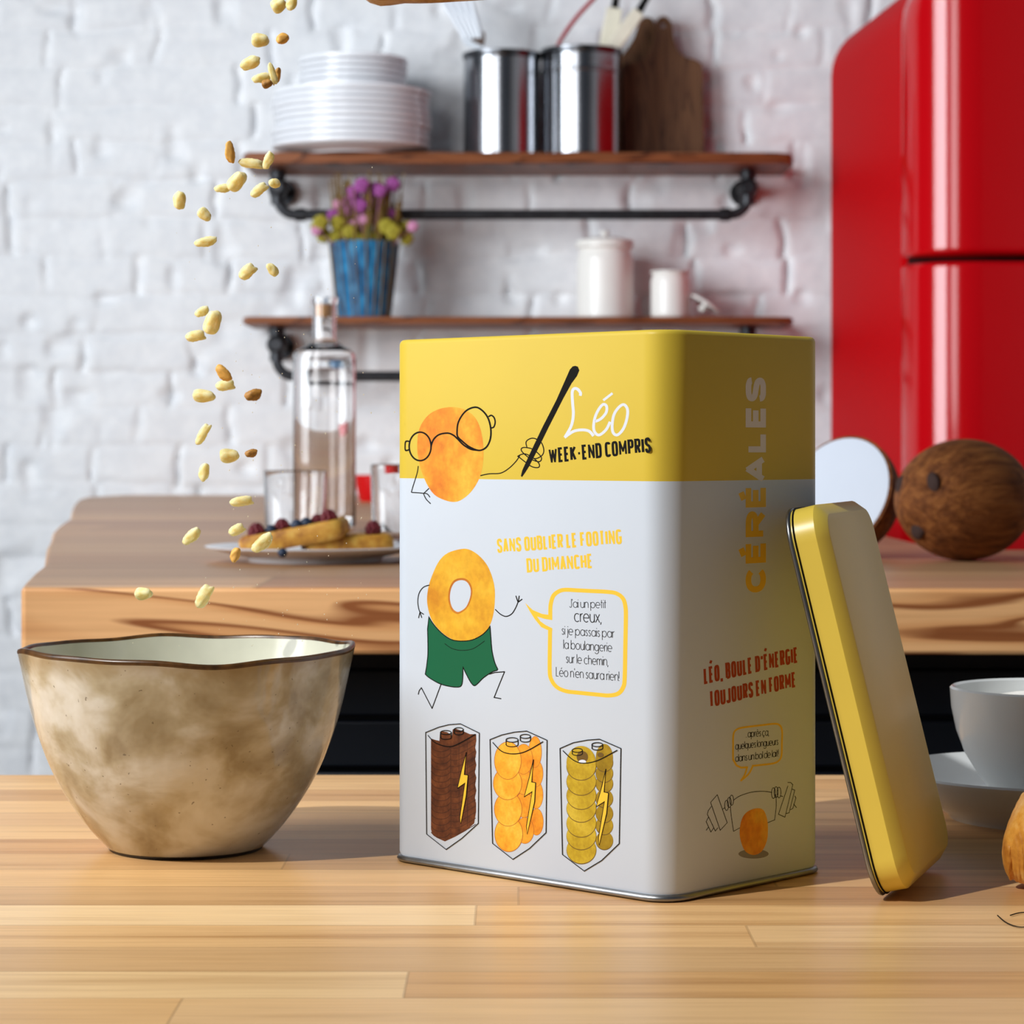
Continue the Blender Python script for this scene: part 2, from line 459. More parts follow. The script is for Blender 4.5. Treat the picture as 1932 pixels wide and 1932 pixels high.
# ------------------------------------------------------------------ shelves
M_pipe = plain('black_iron_pipe', (.035, .037, .042, 1), .38, .6, .3, 60)
SD0, SD1 = 4.91, WY - .012
def shelf(label, ytop, ybot, pipe_y, x0, x1, xl, xr):
    zt = P(0, ytop, SD0).z; zb = P(0, ybot, SD0).z
    a = P(x0, HY, SD0).x; b = P(x1, HY, SD0).x
    t = thing('wall_shelf', label, 'shelf', ((a + b) / 2, SD1, zb), 'pipe shelves on the brick wall')
    L = (b - a) / 2; d = SD1 - SD0
    mb = MB()
    c = .03
    mb.prism([(-L + .006, 0), (-L, -.01), (-L, -d + c), (-L + .01, -d), (L - .04, -d), (L - .008, -d + .02), (L, -d + .06), (L, 0)], lambda x, y, k: (x, y, (zt - zb) * (1 - k)))
    mk('shelf_board', mb, M_shelf, t, bevel=.004)
    yp = 5.03 - SD1
    zp = P(0, pipe_y, 5.03).z - zb
    xa = P(xl, HY, 5.03).x - (a + b) / 2; xb = P(xr, HY, 5.03).x - (a + b) / 2
    mb = MB(); r = .0105
    pts = [(xa, yp, -.001), (xa, yp, zp + .035)]
    pts += [(xa + .035 * (1 - math.cos(q)), yp, zp + .035 - .035 * math.sin(q)) for q in [k * math.pi / 12 for k in range(1, 7)]]
    pts += [(xb - .035, yp, zp)] + [(xb - .035 + .035 * math.sin(q), yp, zp + .035 - .035 * math.cos(q)) for q in [k * math.pi / 12 for k in range(1, 7)]]
    pts += [(xb, yp, -.001)]
    mb.tube(pts, r, 14)
    mk('pipe_rail', mb, M_pipe, t)
    for xx, sg in ((xa, 1), (xb, -1)):
        mb = MB(); zc = -.036
        mb.tube([(xx, yp - .022, zc), (xx, yp - .01, zc)], .012, 14)
        mb.ball((xx, yp, zc), .021, nu=14, nv=10)
        mb.tube([(xx, yp, -.001), (xx, yp, -.018)], .0165, 14)
        mb.tube([(xx, yp, zc - .02), (xx, yp, zc - .034)], .0145, 14)
        mk('tee_fitting', mb, M_pipe, t)
        mb = MB(); mb.tube([(xx, yp, zc), (xx, -.002 + .005, zc)], .0105, 14); mk('wall_stub', mb, M_pipe, t)
        mb = MB(); mb.tube([(xx, -.006, zc), (xx, .006, zc)], .027, 20); mk('flange', mb, M_pipe, t)
        mb = MB(); mb.tube([(xx + sg * .036, yp, zp), (xx + sg * .056, yp, zp)], .0135, 14); mk('elbow_collar', mb, M_pipe, t)
        mb = MB(); mb.tube([(xx, yp, zp + .036), (xx, yp, zp + .056)], .0135, 14)
        mk('elbow_collar', mb, M_pipe, t)
    return zt
ZU = shelf('upper walnut shelf on black pipe carrying plates and steel canisters', 287, 308, 405, 455, 1503, 524, 1411)
ZL = shelf('lower walnut shelf on black pipe carrying the blue flower pot and white jars', 597, 611, 710, 455, 1503, 522, 1411)

M_china = plain('white_china', srgb(238, 240, 244), .25, var=.01, spec=.5)
def dup(o, loc, label=None, scale=None):
    c = o.copy(); COL.objects.link(c); c.location = loc
    if label: c['label'] = label
    if scale: c.scale = scale
    for ch in o.children:
        d = ch.copy(); COL.objects.link(d); d.parent = c
    return c

# stacked plates
def plate_mb(R, h, th=.0045):
    r0 = R * .58
    mb = MB()
    mb.lathe([(0.001, .002), (r0 - .008, .002), (r0 - .004, 0), (r0, 0), (r0 + .003, .003), (R * .86, h * .42), (R - .001, h - .0098), (R + .0008, h - .008), (R + .001, h - .001), (R - .001, h), (R - .003, h - .002), (R * .82, h * .42 + th), (r0, .007), (.001, .0065)], 56)
    return mb
pc = P(664, HY, 4.985)
big = plate_mb(.157, .0235); small = plate_mb(.1075, .02)
first = None; zz = ZU
nth = ['lowest', 'second lowest', 'third from the bottom', 'fourth from the bottom', 'middle', 'fourth from the top', 'third from the top', 'second from the top', 'topmost']
for k in range(9):
    lab = 'large white dinner plate on the upper shelf, %s of nine' % nth[k]
    jit = (random.uniform(-.003, .003), random.uniform(-.002, .002))
    loc = (pc.x + jit[0], pc.y + jit[1], zz + k * .0129)
    if first is None:
        first = tag(mk('dinner_plate', big, M_china), lab, 'plate', 'large plates stacked on the upper shelf'); first.location = loc
    else:
        dup(first, loc, lab)
zz2 = zz + 8 * .0129 + .0075; first2 = None
nth2 = ['lowest', 'second lowest', 'third from the bottom', 'third from the top', 'second from the top', 'topmost']
for k in range(6):
    lab = 'small white plate above the dinner plates, %s of six' % nth2[k]
    loc = (pc.x + .002 + random.uniform(-.002, .002), pc.y, zz2 + k * .0125)
    if first2 is None:
        first2 = tag(mk('side_plate', small, M_china), lab, 'plate', 'small plates stacked on the upper shelf'); first2.location = loc
    else:
        dup(first2, loc, lab)

# steel canisters
M_steel = plain('brushed_steel', (.30, .31, .33, 1), .2, 1, .06, 20)
M_steeld = plain('dark_steel_lid_rim', (.12, .125, .135, 1), .25, 1)
def canister(px0, px1, ytop, D, label, band):
    c = P((px0 + px1) / 2, HY, D); R = (px1 - px0) / 2 * D / F; H = P(0, ytop, D).z - ZU
    t = thing('steel_canister', label, 'canister', (c.x, c.y, ZU), 'steel canisters on the upper shelf')
    mb = MB(); mb.lathe([(R - .004, 0), (R - .001, .002), (R - .001, H - .012), (R - .004, H - .012), (R - .004, .004), (.001, .004)], 56, cap0=True, cap1=True); mk('can_wall', mb, M_steel, t)
    mb = MB(); mb.lathe([(R - .005, H - .014), (R - .0005, H - .014), (R + .002, H - .008), (R + .002, H - .001), (R, H), (R - .005, H)], 56, cap0=False, cap1=False)
    n = 56; b0 = 0
    mb.f += [(j, (j + 1) % n, 5 * n + (j + 1) % n, 5 * n + j) for j in range(n)]; mb.m += [0] * n
    mk('rolled_rim', mb, M_steeld, t)
    if band:
        mb = MB(); mb.lathe([(R - .0005, H - .05), (R + .001, H - .048), (R + .001, H - .044), (R - .0005, H - .042)], 56, cap0=False, cap1=False); mk('raised_band', mb, M_steel, t)
    return c, R, H
c1, R1, H1 = canister(874, 1020, 102, 5.0, 'left steel utensil canister on the upper shelf beside the plates', False)
c2, R2, H2 = canister(1021, 1172, 95, 4.995, 'right steel utensil canister with a raised band beside the cutting board', True)

# utensils standing in the canisters
M_clear = NT('frosted_plastic').set(color=srgb(225, 232, 240), rough=.35).m
def flat_strip(pts, widths, D, th=.004, lean=0.0):
    mb = MB(); L = []; Rr = []
    P2 = [np.array(p, float) for p in pts]
    for i, p in enumerate(P2):
        d = P2[min(i + 1, len(P2) - 1)] - P2[max(i - 1, 0)]; d /= np.linalg.norm(d); nn = np.array([-d[1], d[0]])
        L.append(p + nn * widths[i] / 2); Rr.append(p - nn * widths[i] / 2)
    poly = L + Rr[::-1]
    mb.prism([tuple(p) for p in poly], lambda x, y, k: P(x, y, D) + Vector((0, th * k, 0)))
    return mb
u = thing('serving_fork', 'pale broad-tined serving fork standing in the left steel canister', 'utensil', c1 + Vector((0, 0, ZU - CZ + .01)) if False else (c1.x, c1.y, ZU + .004))
def local(mb, root):
    mb.v = [tuple(Vector(v) - root.location) for v in mb.v]; return mb
for k, off in enumerate((-30, -15, 0, 15, 30)):
    mb = MB(); a = P(893 + off * .45, 72, 5.0); b = P(853 + off, -20, 5.0)
    mb.tube([a, a.lerp(b, .5) + Vector((0, .004, 0)), b], [.0065, .0065, .004], 8); mk('tine', local(mb, u), M_clear, u)
mb = flat_strip([(878, 60), (892, 70), (904, 82), (911, 96)], [30, 44, 26, 10], 4.998, .005); mk('fork_neck', local(mb, u), M_clear, u)
mb = flat_strip([(900, 82), (908, 66), (913, 60)], [26, 18, 4], 4.996, .003); mk('brown_collar', local(mb, u), plain('brown_plastic', srgb(92, 72, 62), .5), u)
mb = MB(); mb.tube([P(911, 94, 5.0), Vector((c1.x - .02, c1.y + .03, ZU + .006))], .004, 8); mk('handle', local(mb, u), M_clear, u)

u = thing('red_spoon', 'slim curved red spoon handle rising between the two steel canisters', 'utensil', (c2.x, c2.y, ZU + .004))
M_redpl = NT('translucent_red').set(color=srgb(190, 70, 80), rough=.2, trans=.3, ior=1.3).m
pts = sm([P(1042, 130, 4.99), P(1050, 92, 4.99), P(1068, 60, 5.0), P(1092, 28, 5.0), P(1125, -8, 5.0), P(1150, -40, 5.0)], 6)
mb = MB(); mb.tube([Vector((c2.x + .03, c2.y + .02, ZU + .006))] + [Vector(p) for p in pts], [.004] * 12 + [.0045] * (len(pts) - 11), 10); mk('handle', local(mb, u), M_redpl, u)
mb = MB(); e = Vector(pts[-1]); mb.ball((e.x, e.y, e.z + .02), .014, .006, .026); mk('spoon_bowl', local(mb, u), M_redpl, u)

M_cream = plain('cream_handle', srgb(232, 226, 206), .5)
for lab, a, b, wd, tip in (('cream-handled knife standing nearly upright in the right steel canister', (1140, 130), (1160, 14), 35, (1166, -25)), ('cream-handled knife leaning towards the cutting board from the right steel canister', (1128, 128), (1206, 20), 28, (1228, -18))):
    u = thing('kitchen_knife', lab, 'knife', (c2.x, c2.y, ZU + .004), 'cream-handled knives in the canister')
    D = 5.012 if wd == 35 else 4.982
    av, bv = P(*a, D), P(*b, D); tv = P(*tip, D)
    mb = flat_strip([a, ((a[0] + b[0]) / 2, (a[1] + b[1]) / 2), b], [wd * .8, wd, wd * .85], D, .016); mk('handle', local(mb, u), M_cream, u, bevel=.003)
    mb = MB(); mb.tube([bv + Vector((0, .008, 0)), tv + Vector((0, .008, 0))], [.008, .006], 10); mk('end_cap', local(mb, u), M_ink, u)
    mb = MB(); lowx = min(max(av.x - (bv.x - av.x) * .7, c2.x - R2 + .012), c2.x + R2 - .012)
    A = av + Vector((0, .008, 0)); Bq = Vector((lowx, c2.y + (.035 if wd == 35 else -.03), ZU + .006))
    d = Vector((.009, 0, 0))
    mb.add([A - d, A + d, Bq + d * .2, Bq - d * .2, A - d + Vector((0, .002, 0)), A + d + Vector((0, .002, 0)), Bq + d * .2 + Vector((0, .002, 0)), Bq - d * .2 + Vector((0, .002, 0))], [(0, 1, 2, 3), (7, 6, 5, 4), (0, 4, 5, 1), (1, 5, 6, 2), (2, 6, 7, 3), (3, 7, 4, 0)])
    mk('blade', local(mb, u), M_steel, u)

# cutting board leaning on the wall
def board(label, out, hole, D, th, zbase=None):
    base = P(1250, HY, D); root = thing('cutting_board', label, 'cutting board', (base.x, D, ZU), 'dark boards against the brick wall')
    pts = [((px - 1250) * D / F, max(P(0, py, D).z - ZU, 0)) for px, py in out]
    n = len(pts)
    mb = MB()
    if hole:
        hp = [((hole[0] + hole[2] * math.cos(a) - 1250) * D / F, P(0, hole[1] + hole[2] * math.sin(a), D).z - ZU) for a in [2 * math.pi * k / 16 for k in range(16)]]
        allp = pts + hp
        tri = tessellate_polygon([[Vector((p[0], p[1], 0)) for p in pts], [Vector((p[0], p[1], 0)) for p in hp]])
        N = len(allp)
        mb.add([(p[0], 0, p[1]) for p in allp] + [(p[0], th, p[1]) for p in allp],
               [tuple(t) for t in tri] + [tuple(i + N for i in t) for t in tri] + [(i, (i + 1) % n, (i + 1) % n + N, i + N) for i in range(n)] + [(n + i, n + (i + 1) % 16, n + (i + 1) % 16 + N, n + i + N) for i in range(16)])
    else:
        mb.prism(pts, lambda x, y, k: (x, th * k, y))
    mk('board', mb, M_board, root, bevel=.0025)
    root.rotation_euler = (math.radians(-3.2), 0, 0)
out = [(1176, 330), (1176, 126)] + sm([(1184, 118), (1206, 112), (1222, 100), (1233, 78), (1236, 50), (1242, 33), (1252, 27), (1262, 31), (1270, 45), (1272, 66), (1278, 88), (1292, 104), (1312, 110), (1325, 118)], 3) + [(1327, 140), (1328, 330)]
board('dark wooden cutting board with a holed handle behind the right canister', out, (1252, 45, 5.5), 5.085, .016)
out = [(1168, 330), (1168, 110)] + sm([(1180, 95), (1196, 70), (1204, 45), (1215, 30), (1228, 30), (1236, 42), (1240, 70), (1246, 95), (1260, 110)], 3) + [(1268, 330)]
board('second darker cutting board half hidden behind the holed one', out, None, 5.108, .012)

# white jars
def jar(px0, px1, ybody, yknob, D, label, lid):
    c = P((px0 + px1) / 2, HY, D); R = (px1 - px0) / 2 * D / F; H = P(0, ybody, D).z - ZL
    t = thing('white_jar', label, 'jar', (c.x, c.y, ZL))
    mb = MB()
    prof = [(R * .9, 0), (R * .96, .004), (R * .97, .012), (R * .97, H * .78), (R * .93, H * .86), (R * .88, H * .9), (R * .9, H * .94), (R, H * .965), (R, H * .99), (R * .97, H), (R * .86, H), (R * .84, H * .9), (R * .88, H * .8), (R * .88, .01), (.001, .008)]
    mb.lathe(prof, 48); mk('jar_body', mb, M_jar, t)
    if lid:
        zk = P(0, yknob, D).z - ZL
        mb = MB(); mb.lathe([(R * .97, H), (R, H + .003), (R * .98, H + .008), (R * .6, H + .014), (R * .2, H + .017), (.001, H + .017)], 48); l = mk('lid', mb, M_jar, t)
        mb = MB(); mb.lathe([(.006, H + .016), (.006, H + .019), (.0095, H + .024), (.0105, zk - .006), (.007, zk - .001), (.001, zk)], 24); mk('knob', mb, M_jar, l)
    return c, R
M_jar = plain('cream_china', srgb(238, 236, 230), .3, var=.01, spec=.5)
jar(1086, 1196, 462, 434, 5.03, 'tall white lidded jar with a round knob on the lower shelf', True)
cj, Rj = jar(1227, 1302, 512, 0, 5.02, 'short open white jar beside the tall lidded jar', False)
dl = P(1335, HY, 5.02)
li = thing('jar_lid', 'small white jar lid lying tilted beside the short open jar', 'lid', (dl.x, dl.y, ZL))
mb = MB(); mb.lathe([(.001, .004), (.02, .004), (.034, .0), (.036, .003), (.034, .006), (.02, .0085), (.001, .009)], 32); l1 = mk('lid_disc', mb, M_jar, li)
mb = MB(); mb.lathe([(.005, .004), (.005, -.004), (.008, -.008), (.008, -.013), (.001, -.016)], 20); mk('knob', mb, M_jar, l1)
l1.location = (-.006, 0, .0285); l1.rotation_euler = (0, math.radians(32), 0)

# flower pot
pp = P(687, HY, 4.965)
fpot = thing('flower_pot', 'blue wicker pot of purple and yellow dried flowers on the lower shelf', 'flower pot', (pp.x, pp.y, ZL))
HT = P(0, 458, 4.965).z - ZL
t = NT('blue_wicker'); v = t.coord((1, 1, 1))
wv = t.n('ShaderNodeTexWave', wave_type='BANDS', bands_direction='Z'); wv.inputs['Scale'].default_value = 60; wv.inputs['Distortion'].default_value = 3; t.l(v, wv.inputs[0])
t.set(color=t.ramp(t.noise(t.coord((90, 90, 25)), 1, 3), [(0.3, srgb(10, 62, 100)), (0.5, srgb(24, 110, 160)), (0.7, srgb(56, 150, 196))]), rough=.6); t.bump(wv.outputs[1], .5, .003)
mb = MB()
rb, rt = .0515, .068
mb.lathe([(rb, 0), (rb + .001, .002)] + [(rb + (rt - rb) * k / 8 + (.001 if k % 2 else 0), HT * k / 8) for k in range(1, 9)] + [(rt - .004, HT), (rt - .006, HT - .02), (.001, HT - .02)], 40)
mk('basket', mb, t.m, fpot)
M_ratt = plain('straw_strand', srgb(128, 100, 42), .7, var=.25)
mb = MB()
for k in range(22):
    a = 2 * math.pi * k / 22 + random.uniform(-.08, .08)
    b = a + random.uniform(-.12, .12)
    mb.tube([(1.02 * rb * math.cos(a), 1.02 * rb * math.sin(a), .001), (1.03 * (rt + rb) / 2 * math.cos((a + b) / 2), 1.03 * (rt + rb) / 2 * math.sin((a + b) / 2), HT / 2), (1.03 * rt * math.cos(b), 1.03 * rt * math.sin(b), HT)], .0013, 5)
o = mk('rattan_weave', mb, M_ratt, fpot)
mb = MB()
for k in range(90):
    a = random.uniform(0, 2 * math.pi); r = random.uniform(.03, .06); s = random.uniform(1.15, 1.45)
    hh = random.uniform(.08, .14)
    p0 = Vector((r * math.cos(a), r * math.sin(a), HT - .02)); p1 = Vector((r * s * math.cos(a) + random.uniform(-.008, .008), r * s * .8 * math.sin(a), HT + hh))
    mb.tube([p0, p0.lerp(p1, .5) + Vector((random.uniform(-.003, .003), 0, 0)), p1], [.0022, .0019, .0013], 5)
    for q in range(3):
        pq = p0.lerp(p1, random.uniform(.55, 1)); mb.ball(pq, .0016, nu=6, nv=4)
o = mk('twigs', mb, M_ratt, fpot); o['kind'] = 'stuff'
M_leaf = plain('flower_leaf', srgb(70, 96, 44), .6, var=.3)
mb = MB()
for k in range(44):
    a = random.uniform(0, 2 * math.pi); r = random.uniform(.0, .05)
    p0 = Vector((r * math.cos(a), r * math.sin(a), HT - .02)); d = Vector((math.cos(a) * .03, math.sin(a) * .02, random.uniform(.03, .055)))
    wv_ = Vector((-math.sin(a), math.cos(a), 0)) * .003
    m_ = p0 + d * .6; e_ = p0 + d
    mb.add([p0 - wv_ * .5, p0 + wv_ * .5, m_ + wv_, e_, m_ - wv_, p0 + Vector((0, 0, -.001)), m_ + Vector((0, 0, -.001))], [(0, 1, 2, 3, 4), (0, 5, 1)])
o = mk('leaves', mb, M_leaf, fpot, recalc=False); o['kind'] = 'stuff'
M_purp = plain('purple_petal', srgb(156, 76, 148), .6, var=.35, vscale=120); M_yelb = plain('yellow_green_petal', srgb(158, 146, 40), .6, var=.3, vscale=120); M_pink = plain('pale_pink_petal', srgb(206, 140, 176), .6, var=.2, vscale=120)
def bloom(u, v, m, r, lab):
    px, py = 440 + u / 3.864, v / 3.864
    D = 4.955 + random.uniform(-.05, .02)
    p = P(px, py, D) - fpot.location
    mb = MB()
    n = 14
    for k in range(n):
        th = math.acos(1 - 2 * (k + .5) / n); ph = k * 2.4
        d = Vector((math.sin(th) * math.cos(ph), math.sin(th) * math.sin(ph), math.cos(th)))
        mb.ball(d * r * .55, r * .5, nu=7, nv=5)
    mb.tube([(0, 0, 0), (-p.x * .5, -p.y * .5, -(p.z - HT + .015))], .0009, 5)
    o = mk('blossom', mb, m, fpot, loc=p); o['label'] = lab
for u_, v_ in ((940, 1350), (880, 1400), (1000, 1440), (1075, 1390), (1165, 1345), (1035, 1375), (850, 1530), (930, 1500), (1075, 1530), (1055, 1600), (895, 1470), (840, 1480), (1140, 1560), (730, 1570), (1000, 1470), (1075, 1470)): bloom(u_, v_, M_purp, random.uniform(.013, .0165), 'purple blossom')
for u_, v_ in ((640, 1620), (760, 1625), (660, 1715), (745, 1720), (1180, 1600), (1170, 1690), (1265, 1740), (960, 1660), (1262, 1660), (1080, 1700), (850, 1690), (620, 1660), (1120, 1650), (910, 1740), (1010, 1740)): bloom(u_, v_, M_yelb, random.uniform(.0135, .017), 'yellow-green blossom')
for u_, v_ in ((610, 1680), (770, 1490), (870, 1640), (950, 1600), (1310, 1650), (1040, 1590)): bloom(u_, v_, M_pink, .0115, 'pale pink blossom')

# ------------------------------------------------------------------ things on the counter
M_glass = NT('clear_glass').set(color=(1, 1, 1, 1), rough=.0, trans=1, ior=1.45).m
bc = on_plane(612, 1003, KZ); bD = bc.y
s_ = bD / F
bt = thing('glass_bottle', 'tall clear glass bottle with a cork behind the waffles on the counter', 'bottle', (bc.x, bD, KZ))
def zz_(y): return P(0, y, bD).z - KZ
Rb, Rn = 59.5 * s_, 22 * s_
mb = MB()
outer = [(.001, .0), (Rb * .9, 0), (Rb * .98, .004), (Rb, .012), (Rb, zz_(700)), (Rb, zz_(678)), (Rb * .97, zz_(668)), (Rb * .85, zz_(660)), (Rb * .6, zz_(653)), (Rn * 1.2, zz_(646)), (Rn, zz_(638)), (Rn, zz_(574)), (Rn * 1.14, zz_(573)), (Rn * 1.14, zz_(562)), (Rn * .8, zz_(562))]
inner = [(Rn * .8, zz_(638)), (Rn, zz_(650)), (Rb * .6, zz_(657)), (Rb * .84, zz_(664)), (Rb * .93, zz_(676)), (Rb * .95, zz_(700)), (Rb * .95, .016), (Rb * .88, .011), (.001, .01)]
mb.lathe(outer + inner, 56); mk('bottle_glass', mb, M_glass, bt)
mb = MB(); mb.lathe([(.001, zz_(598)), (Rn * .7, zz_(598)), (Rn * .79, zz_(575)), (.001, zz_(575))], 24); mk('cork', mb, plain('cork', srgb(200, 150, 100), .8, var=.2, vscale=300), bt)
def tumbler(px0, px1, ytop, ybase, label):
    c = on_plane((px0 + px1) / 2, ybase, KZ); D = c.y; R = (px1 - px0) / 2 * D / F; H = P(0, ytop, D).z - KZ
    mb = MB()
    mb.lathe([(.001, 0), (R * .9, 0), (R * .94, .003), (R, H - .001), (R - .0008, H), (R - .0018, H - .001), (R * .94 - .003, .012), (.001, .009)], 48)
    return tag(mk('glass_tumbler', mb, M_glass, loc=(c.x, D, KZ)), label, 'glass', 'tumblers on the counter')
tumbler(497, 618, 888, 1012, 'empty clear tumbler standing in front of the glass bottle')
tumbler(699, 806, 876, 1022, 'clear tumbler half hidden behind the left edge of the cereal tin')
# red cup
rc = on_plane(712, 946, KZ)
rcup = thing('red_cup', 'small red cup at the back of the counter behind the tumblers', 'cup', (rc.x, rc.y, KZ))
mb = MB(); R = 45 * rc.y / F; H = P(0, 896, rc.y).z - KZ
mb.lathe([(.001, 0), (R * .7, 0), (R * .78, .004), (R, H), (R - .003, H), (R * .75, .008), (.001, .006)], 40); mk('cup_body', mb, plain('red_glaze', srgb(190, 14, 20), .25), rcup)

# waffles on a plate
pcn = on_plane(595, 1059, KZ); pD = pcn.y
wp = tag(mk('dessert_plate', MB(), M_china), 'white footed plate holding the waffles on the counter', 'plate')
bpy.data.objects.remove(wp)
R = 206 * pD / F; r0 = 124 * pD / F
mb = MB(); mb.lathe([(.001, .002), (r0 - .004, .002), (r0 - .003, 0), (r0, 0), (r0 + .002, .004), (R * .8, .0075), (R, .0125), (R + .0008, .0137), (R - .001, .0142), (R * .8, .0105), (r0, .0072), (.001, .0068)], 72)
tag(mk('dessert_plate', mb, M_china, loc=(pcn.x, pD, KZ)), 'white footed plate holding the waffles on the counter', 'plate')
t = NT('waffle_crust'); v = t.coord()
t.set(color=t.ramp(t.noise(v, 70, 5, .6), [(0.3, srgb(150, 88, 24)), (0.5, srgb(206, 146, 48)), (0.7, srgb(228, 184, 84))]), rough=.6); t.bump(t.noise(v, 500, 3), .4, .001)
M_waffle = t.m
def waffle(label, cx, cy, cz, lx, ly, h, rot):
    mb = MB(); n = 44; V = []; 
    for lay in (0, 1):
        for i in range(n + 1):
            for j in range(n + 1):
                u_, v_ = 2 * i / n - 1, 2 * j / n - 1
                # round the outline
                k = (abs(u_) ** 6 + abs(v_) ** 6) ** (1 / 6); m = max(abs(u_), abs(v_), 1e-6); f = m / max(k, 1e-6)
                x, y = u_ * f * lx / 2, v_ * f * ly / 2
                cell = .0135
                fx = abs(((x + lx / 2) / cell) % 1 - .5); fy = abs(((y + ly / 2) / cell) % 1 - .5)
                pocket = max(0, min(1, (.36 - max(fx, fy)) / .1)) * (1 if m < .9 else 0)
                edge = (1 - m) if m > .93 else .07
                zz = h / 2 - pocket * h * .32 - (.07 - min(.07, edge)) * .05
                V.append((x, y, zz if lay == 0 else -zz))
    N = (n + 1) ** 2; f = []
    for i in range(n):
        for j in range(n):
            a = i * (n + 1) + j
            f.append((a, a + n + 1, a + n + 2, a + 1)); f.append((N + a, N + a + 1, N + a + n + 2, N + a + n + 1))
    for i in range(n):
        for a, b in ((i, i + 1), ((i + 1) * (n + 1) - 1 + 0, (i + 2) * (n + 1) - 1), (i * (n + 1), (i + 1) * (n + 1)), (n * (n + 1) + i, n * (n + 1) + i + 1)):
            f.append((a, b, N + b, N + a))
    mb.add(V, f)
    o = mk('waffle', mb, M_waffle, smooth=50); o.location = (cx, cy, cz); o.rotation_euler = rot
    return tag(o, label, 'waffle', 'waffles on the plate')
q = P(655, 1036, pD + .005); waffle('golden waffle lying flat at the right of the plate', q.x, q.y, KZ + .0155, .078, .055, .0145, (0, math.radians(-2), .2))
q = P(556, 1020, pD - .008); waffle('golden waffle propped up on the other waffle, topped with berries', q.x, q.y, KZ + .0225, .094, .05, .0165, (math.radians(3), math.radians(-10.5), -.1))
M_rasp = plain('raspberry_skin', srgb(110, 14, 30), .4, var=.3, vscale=200); M_blue = plain('blueberry_skin', srgb(34, 52, 78), .5, var=.25, vscale=200)
wq = P(556, 1020, pD - .008)
def perch(px, dD, r):      # a point resting on the propped waffle
    D = wq.y + dD; x = (px - 966) * D / F
    return Vector((x, D, KZ + .0225 + .0165 / 2 / math.cos(math.radians(10.5)) + (x - wq.x) * math.tan(math.radians(10.5)) + dD * math.tan(math.radians(3)) + r * .2))
def rasp(p, r, label):
    mb = MB()
    for lv in range(5):
        th = .35 + lv * .5; k = max(4, int(9 * math.sin(th)))
        for j in range(k):
            a = 2 * math.pi * j / k + lv * .5
            mb.ball((math.sin(th) * math.cos(a) * r * .75, math.sin(th) * math.sin(a) * r * .75, math.cos(th) * r * .85), r * .33, nu=8, nv=6)
    mb.ball((0, 0, 0), r * .75, r * .75, r * .85, nu=10, nv=8)
    tag(mk('raspberry', mb, M_rasp, loc=p), label, 'raspberry', 'raspberries on the waffles')
def blueb(p, r, label):
    mb = MB()
    mb.lathe([(.001, -r * .9), (r * .55, -r * .75), (r * .95, -r * .2), (r, .1 * r), (r * .8, r * .6), (r * .45, r * .85), (r * .4, r * .95), (r * .3, r * .8), (.001, r * .75)], 16)
    tag(mk('blueberry', mb, M_blue, loc=p), label, 'blueberry', 'blueberries on the waffles')
rasp(perch(484, -.012, .0075), .0075, 'dark raspberry at the low left end of the propped waffle')
rasp(perch(532, -.006, .007), .007, 'dark raspberry near the middle of the propped waffle')
rasp(perch(598, -.004, .0055), .0055, 'small raspberry just left of the highest berry on the propped waffle')
rasp(perch(620, -.008, .0075), .0075, 'largest raspberry at the raised end of the propped waffle')
fq = P(704, 1020, pD + .0); rasp(Vector((fq.x, fq.y, KZ + .0155 + .0073 + .005)), .007, 'raspberry on the flat waffle beside the cereal tin')
blueb(perch(511, -.012, .005), .005, 'blueberry between the two left raspberries on the propped waffle')
blueb(perch(560, -.012, .0055), .0055, 'blueberry right of the middle raspberry on the propped waffle')
blueb(perch(578, -.010, .0055), .0055, 'blueberry next to the small raspberry on the propped waffle')
bq = on_plane(533, 1052, KZ + .008); blueb(Vector((bq.x, bq.y, KZ + .0118)), .0042, 'blueberry fallen on the plate below the propped waffle')

# coconuts
t = NT('coconut_husk'); v = t.coord((18, 120, 120))
t.set(color=t.ramp(t.noise(v, 1, 6, .65, .5), [(0.28, srgb(70, 34, 14)), (0.5, srgb(126, 74, 36)), (0.72, srgb(168, 108, 56))]), rough=.75, spec=.2); t.bump(t.noise(v, 1.4, 5, .6), .8, .003)
M_coco = t.m
cc = P(1820, 938, 2.19)
rx, rz = 136 * 2.19 / F, .0535
nut = thing('whole_coconut', 'whole brown hairy coconut lying on the counter before the red refrigerator', 'coconut', (cc.x, cc.y, KZ), rotz=math.radians(28))
mb = MB()
rr_ = random.Random(3)
def eye(d):
    k = 1.0 + .05 * max(0, -d.x) ** 6
    for e in EYES:
        q = (d - e).length; k -= .06 * math.exp(-(q / .16) ** 2)
    return k
EYES = [Vector((-.86, -.42, .28)).normalized(), Vector((-.93, .30, .22)).normalized(), Vector((-.88, -.05, -.47)).normalized()]
mb.ball((0, 0, rz), rx, rz * 1.02, rz, 56, 36, fn=eye); mk('husk', mb, M_coco, nut)
M_eye = plain('coconut_eye', srgb(52, 28, 20), .8)
for e in EYES:
    mb = MB(); mb.ball((0, 0, 0), .004, .0095, .011, nu=14, nv=8); o = mk('coconut_eye', mb, M_eye, nut, loc=(e.x * rx * .945, e.y * rz * .94, rz + e.z * rz * .925))
hc = P(1580, 931, 2.255)
half = thing('coconut_half', 'halved coconut showing its white flesh beside the whole coconut', 'coconut', (hc.x, hc.y, KZ))
R = .057
nrm = Vector((-.62, -.68, .38)).normalized()
mat_ = nrm.to_track_quat('Z', 'Y').to_matrix().to_4x4()
hz = .0572
def place_half(o): o.matrix_local = Matrix.Translation((0, 0, hz)) @ mat_
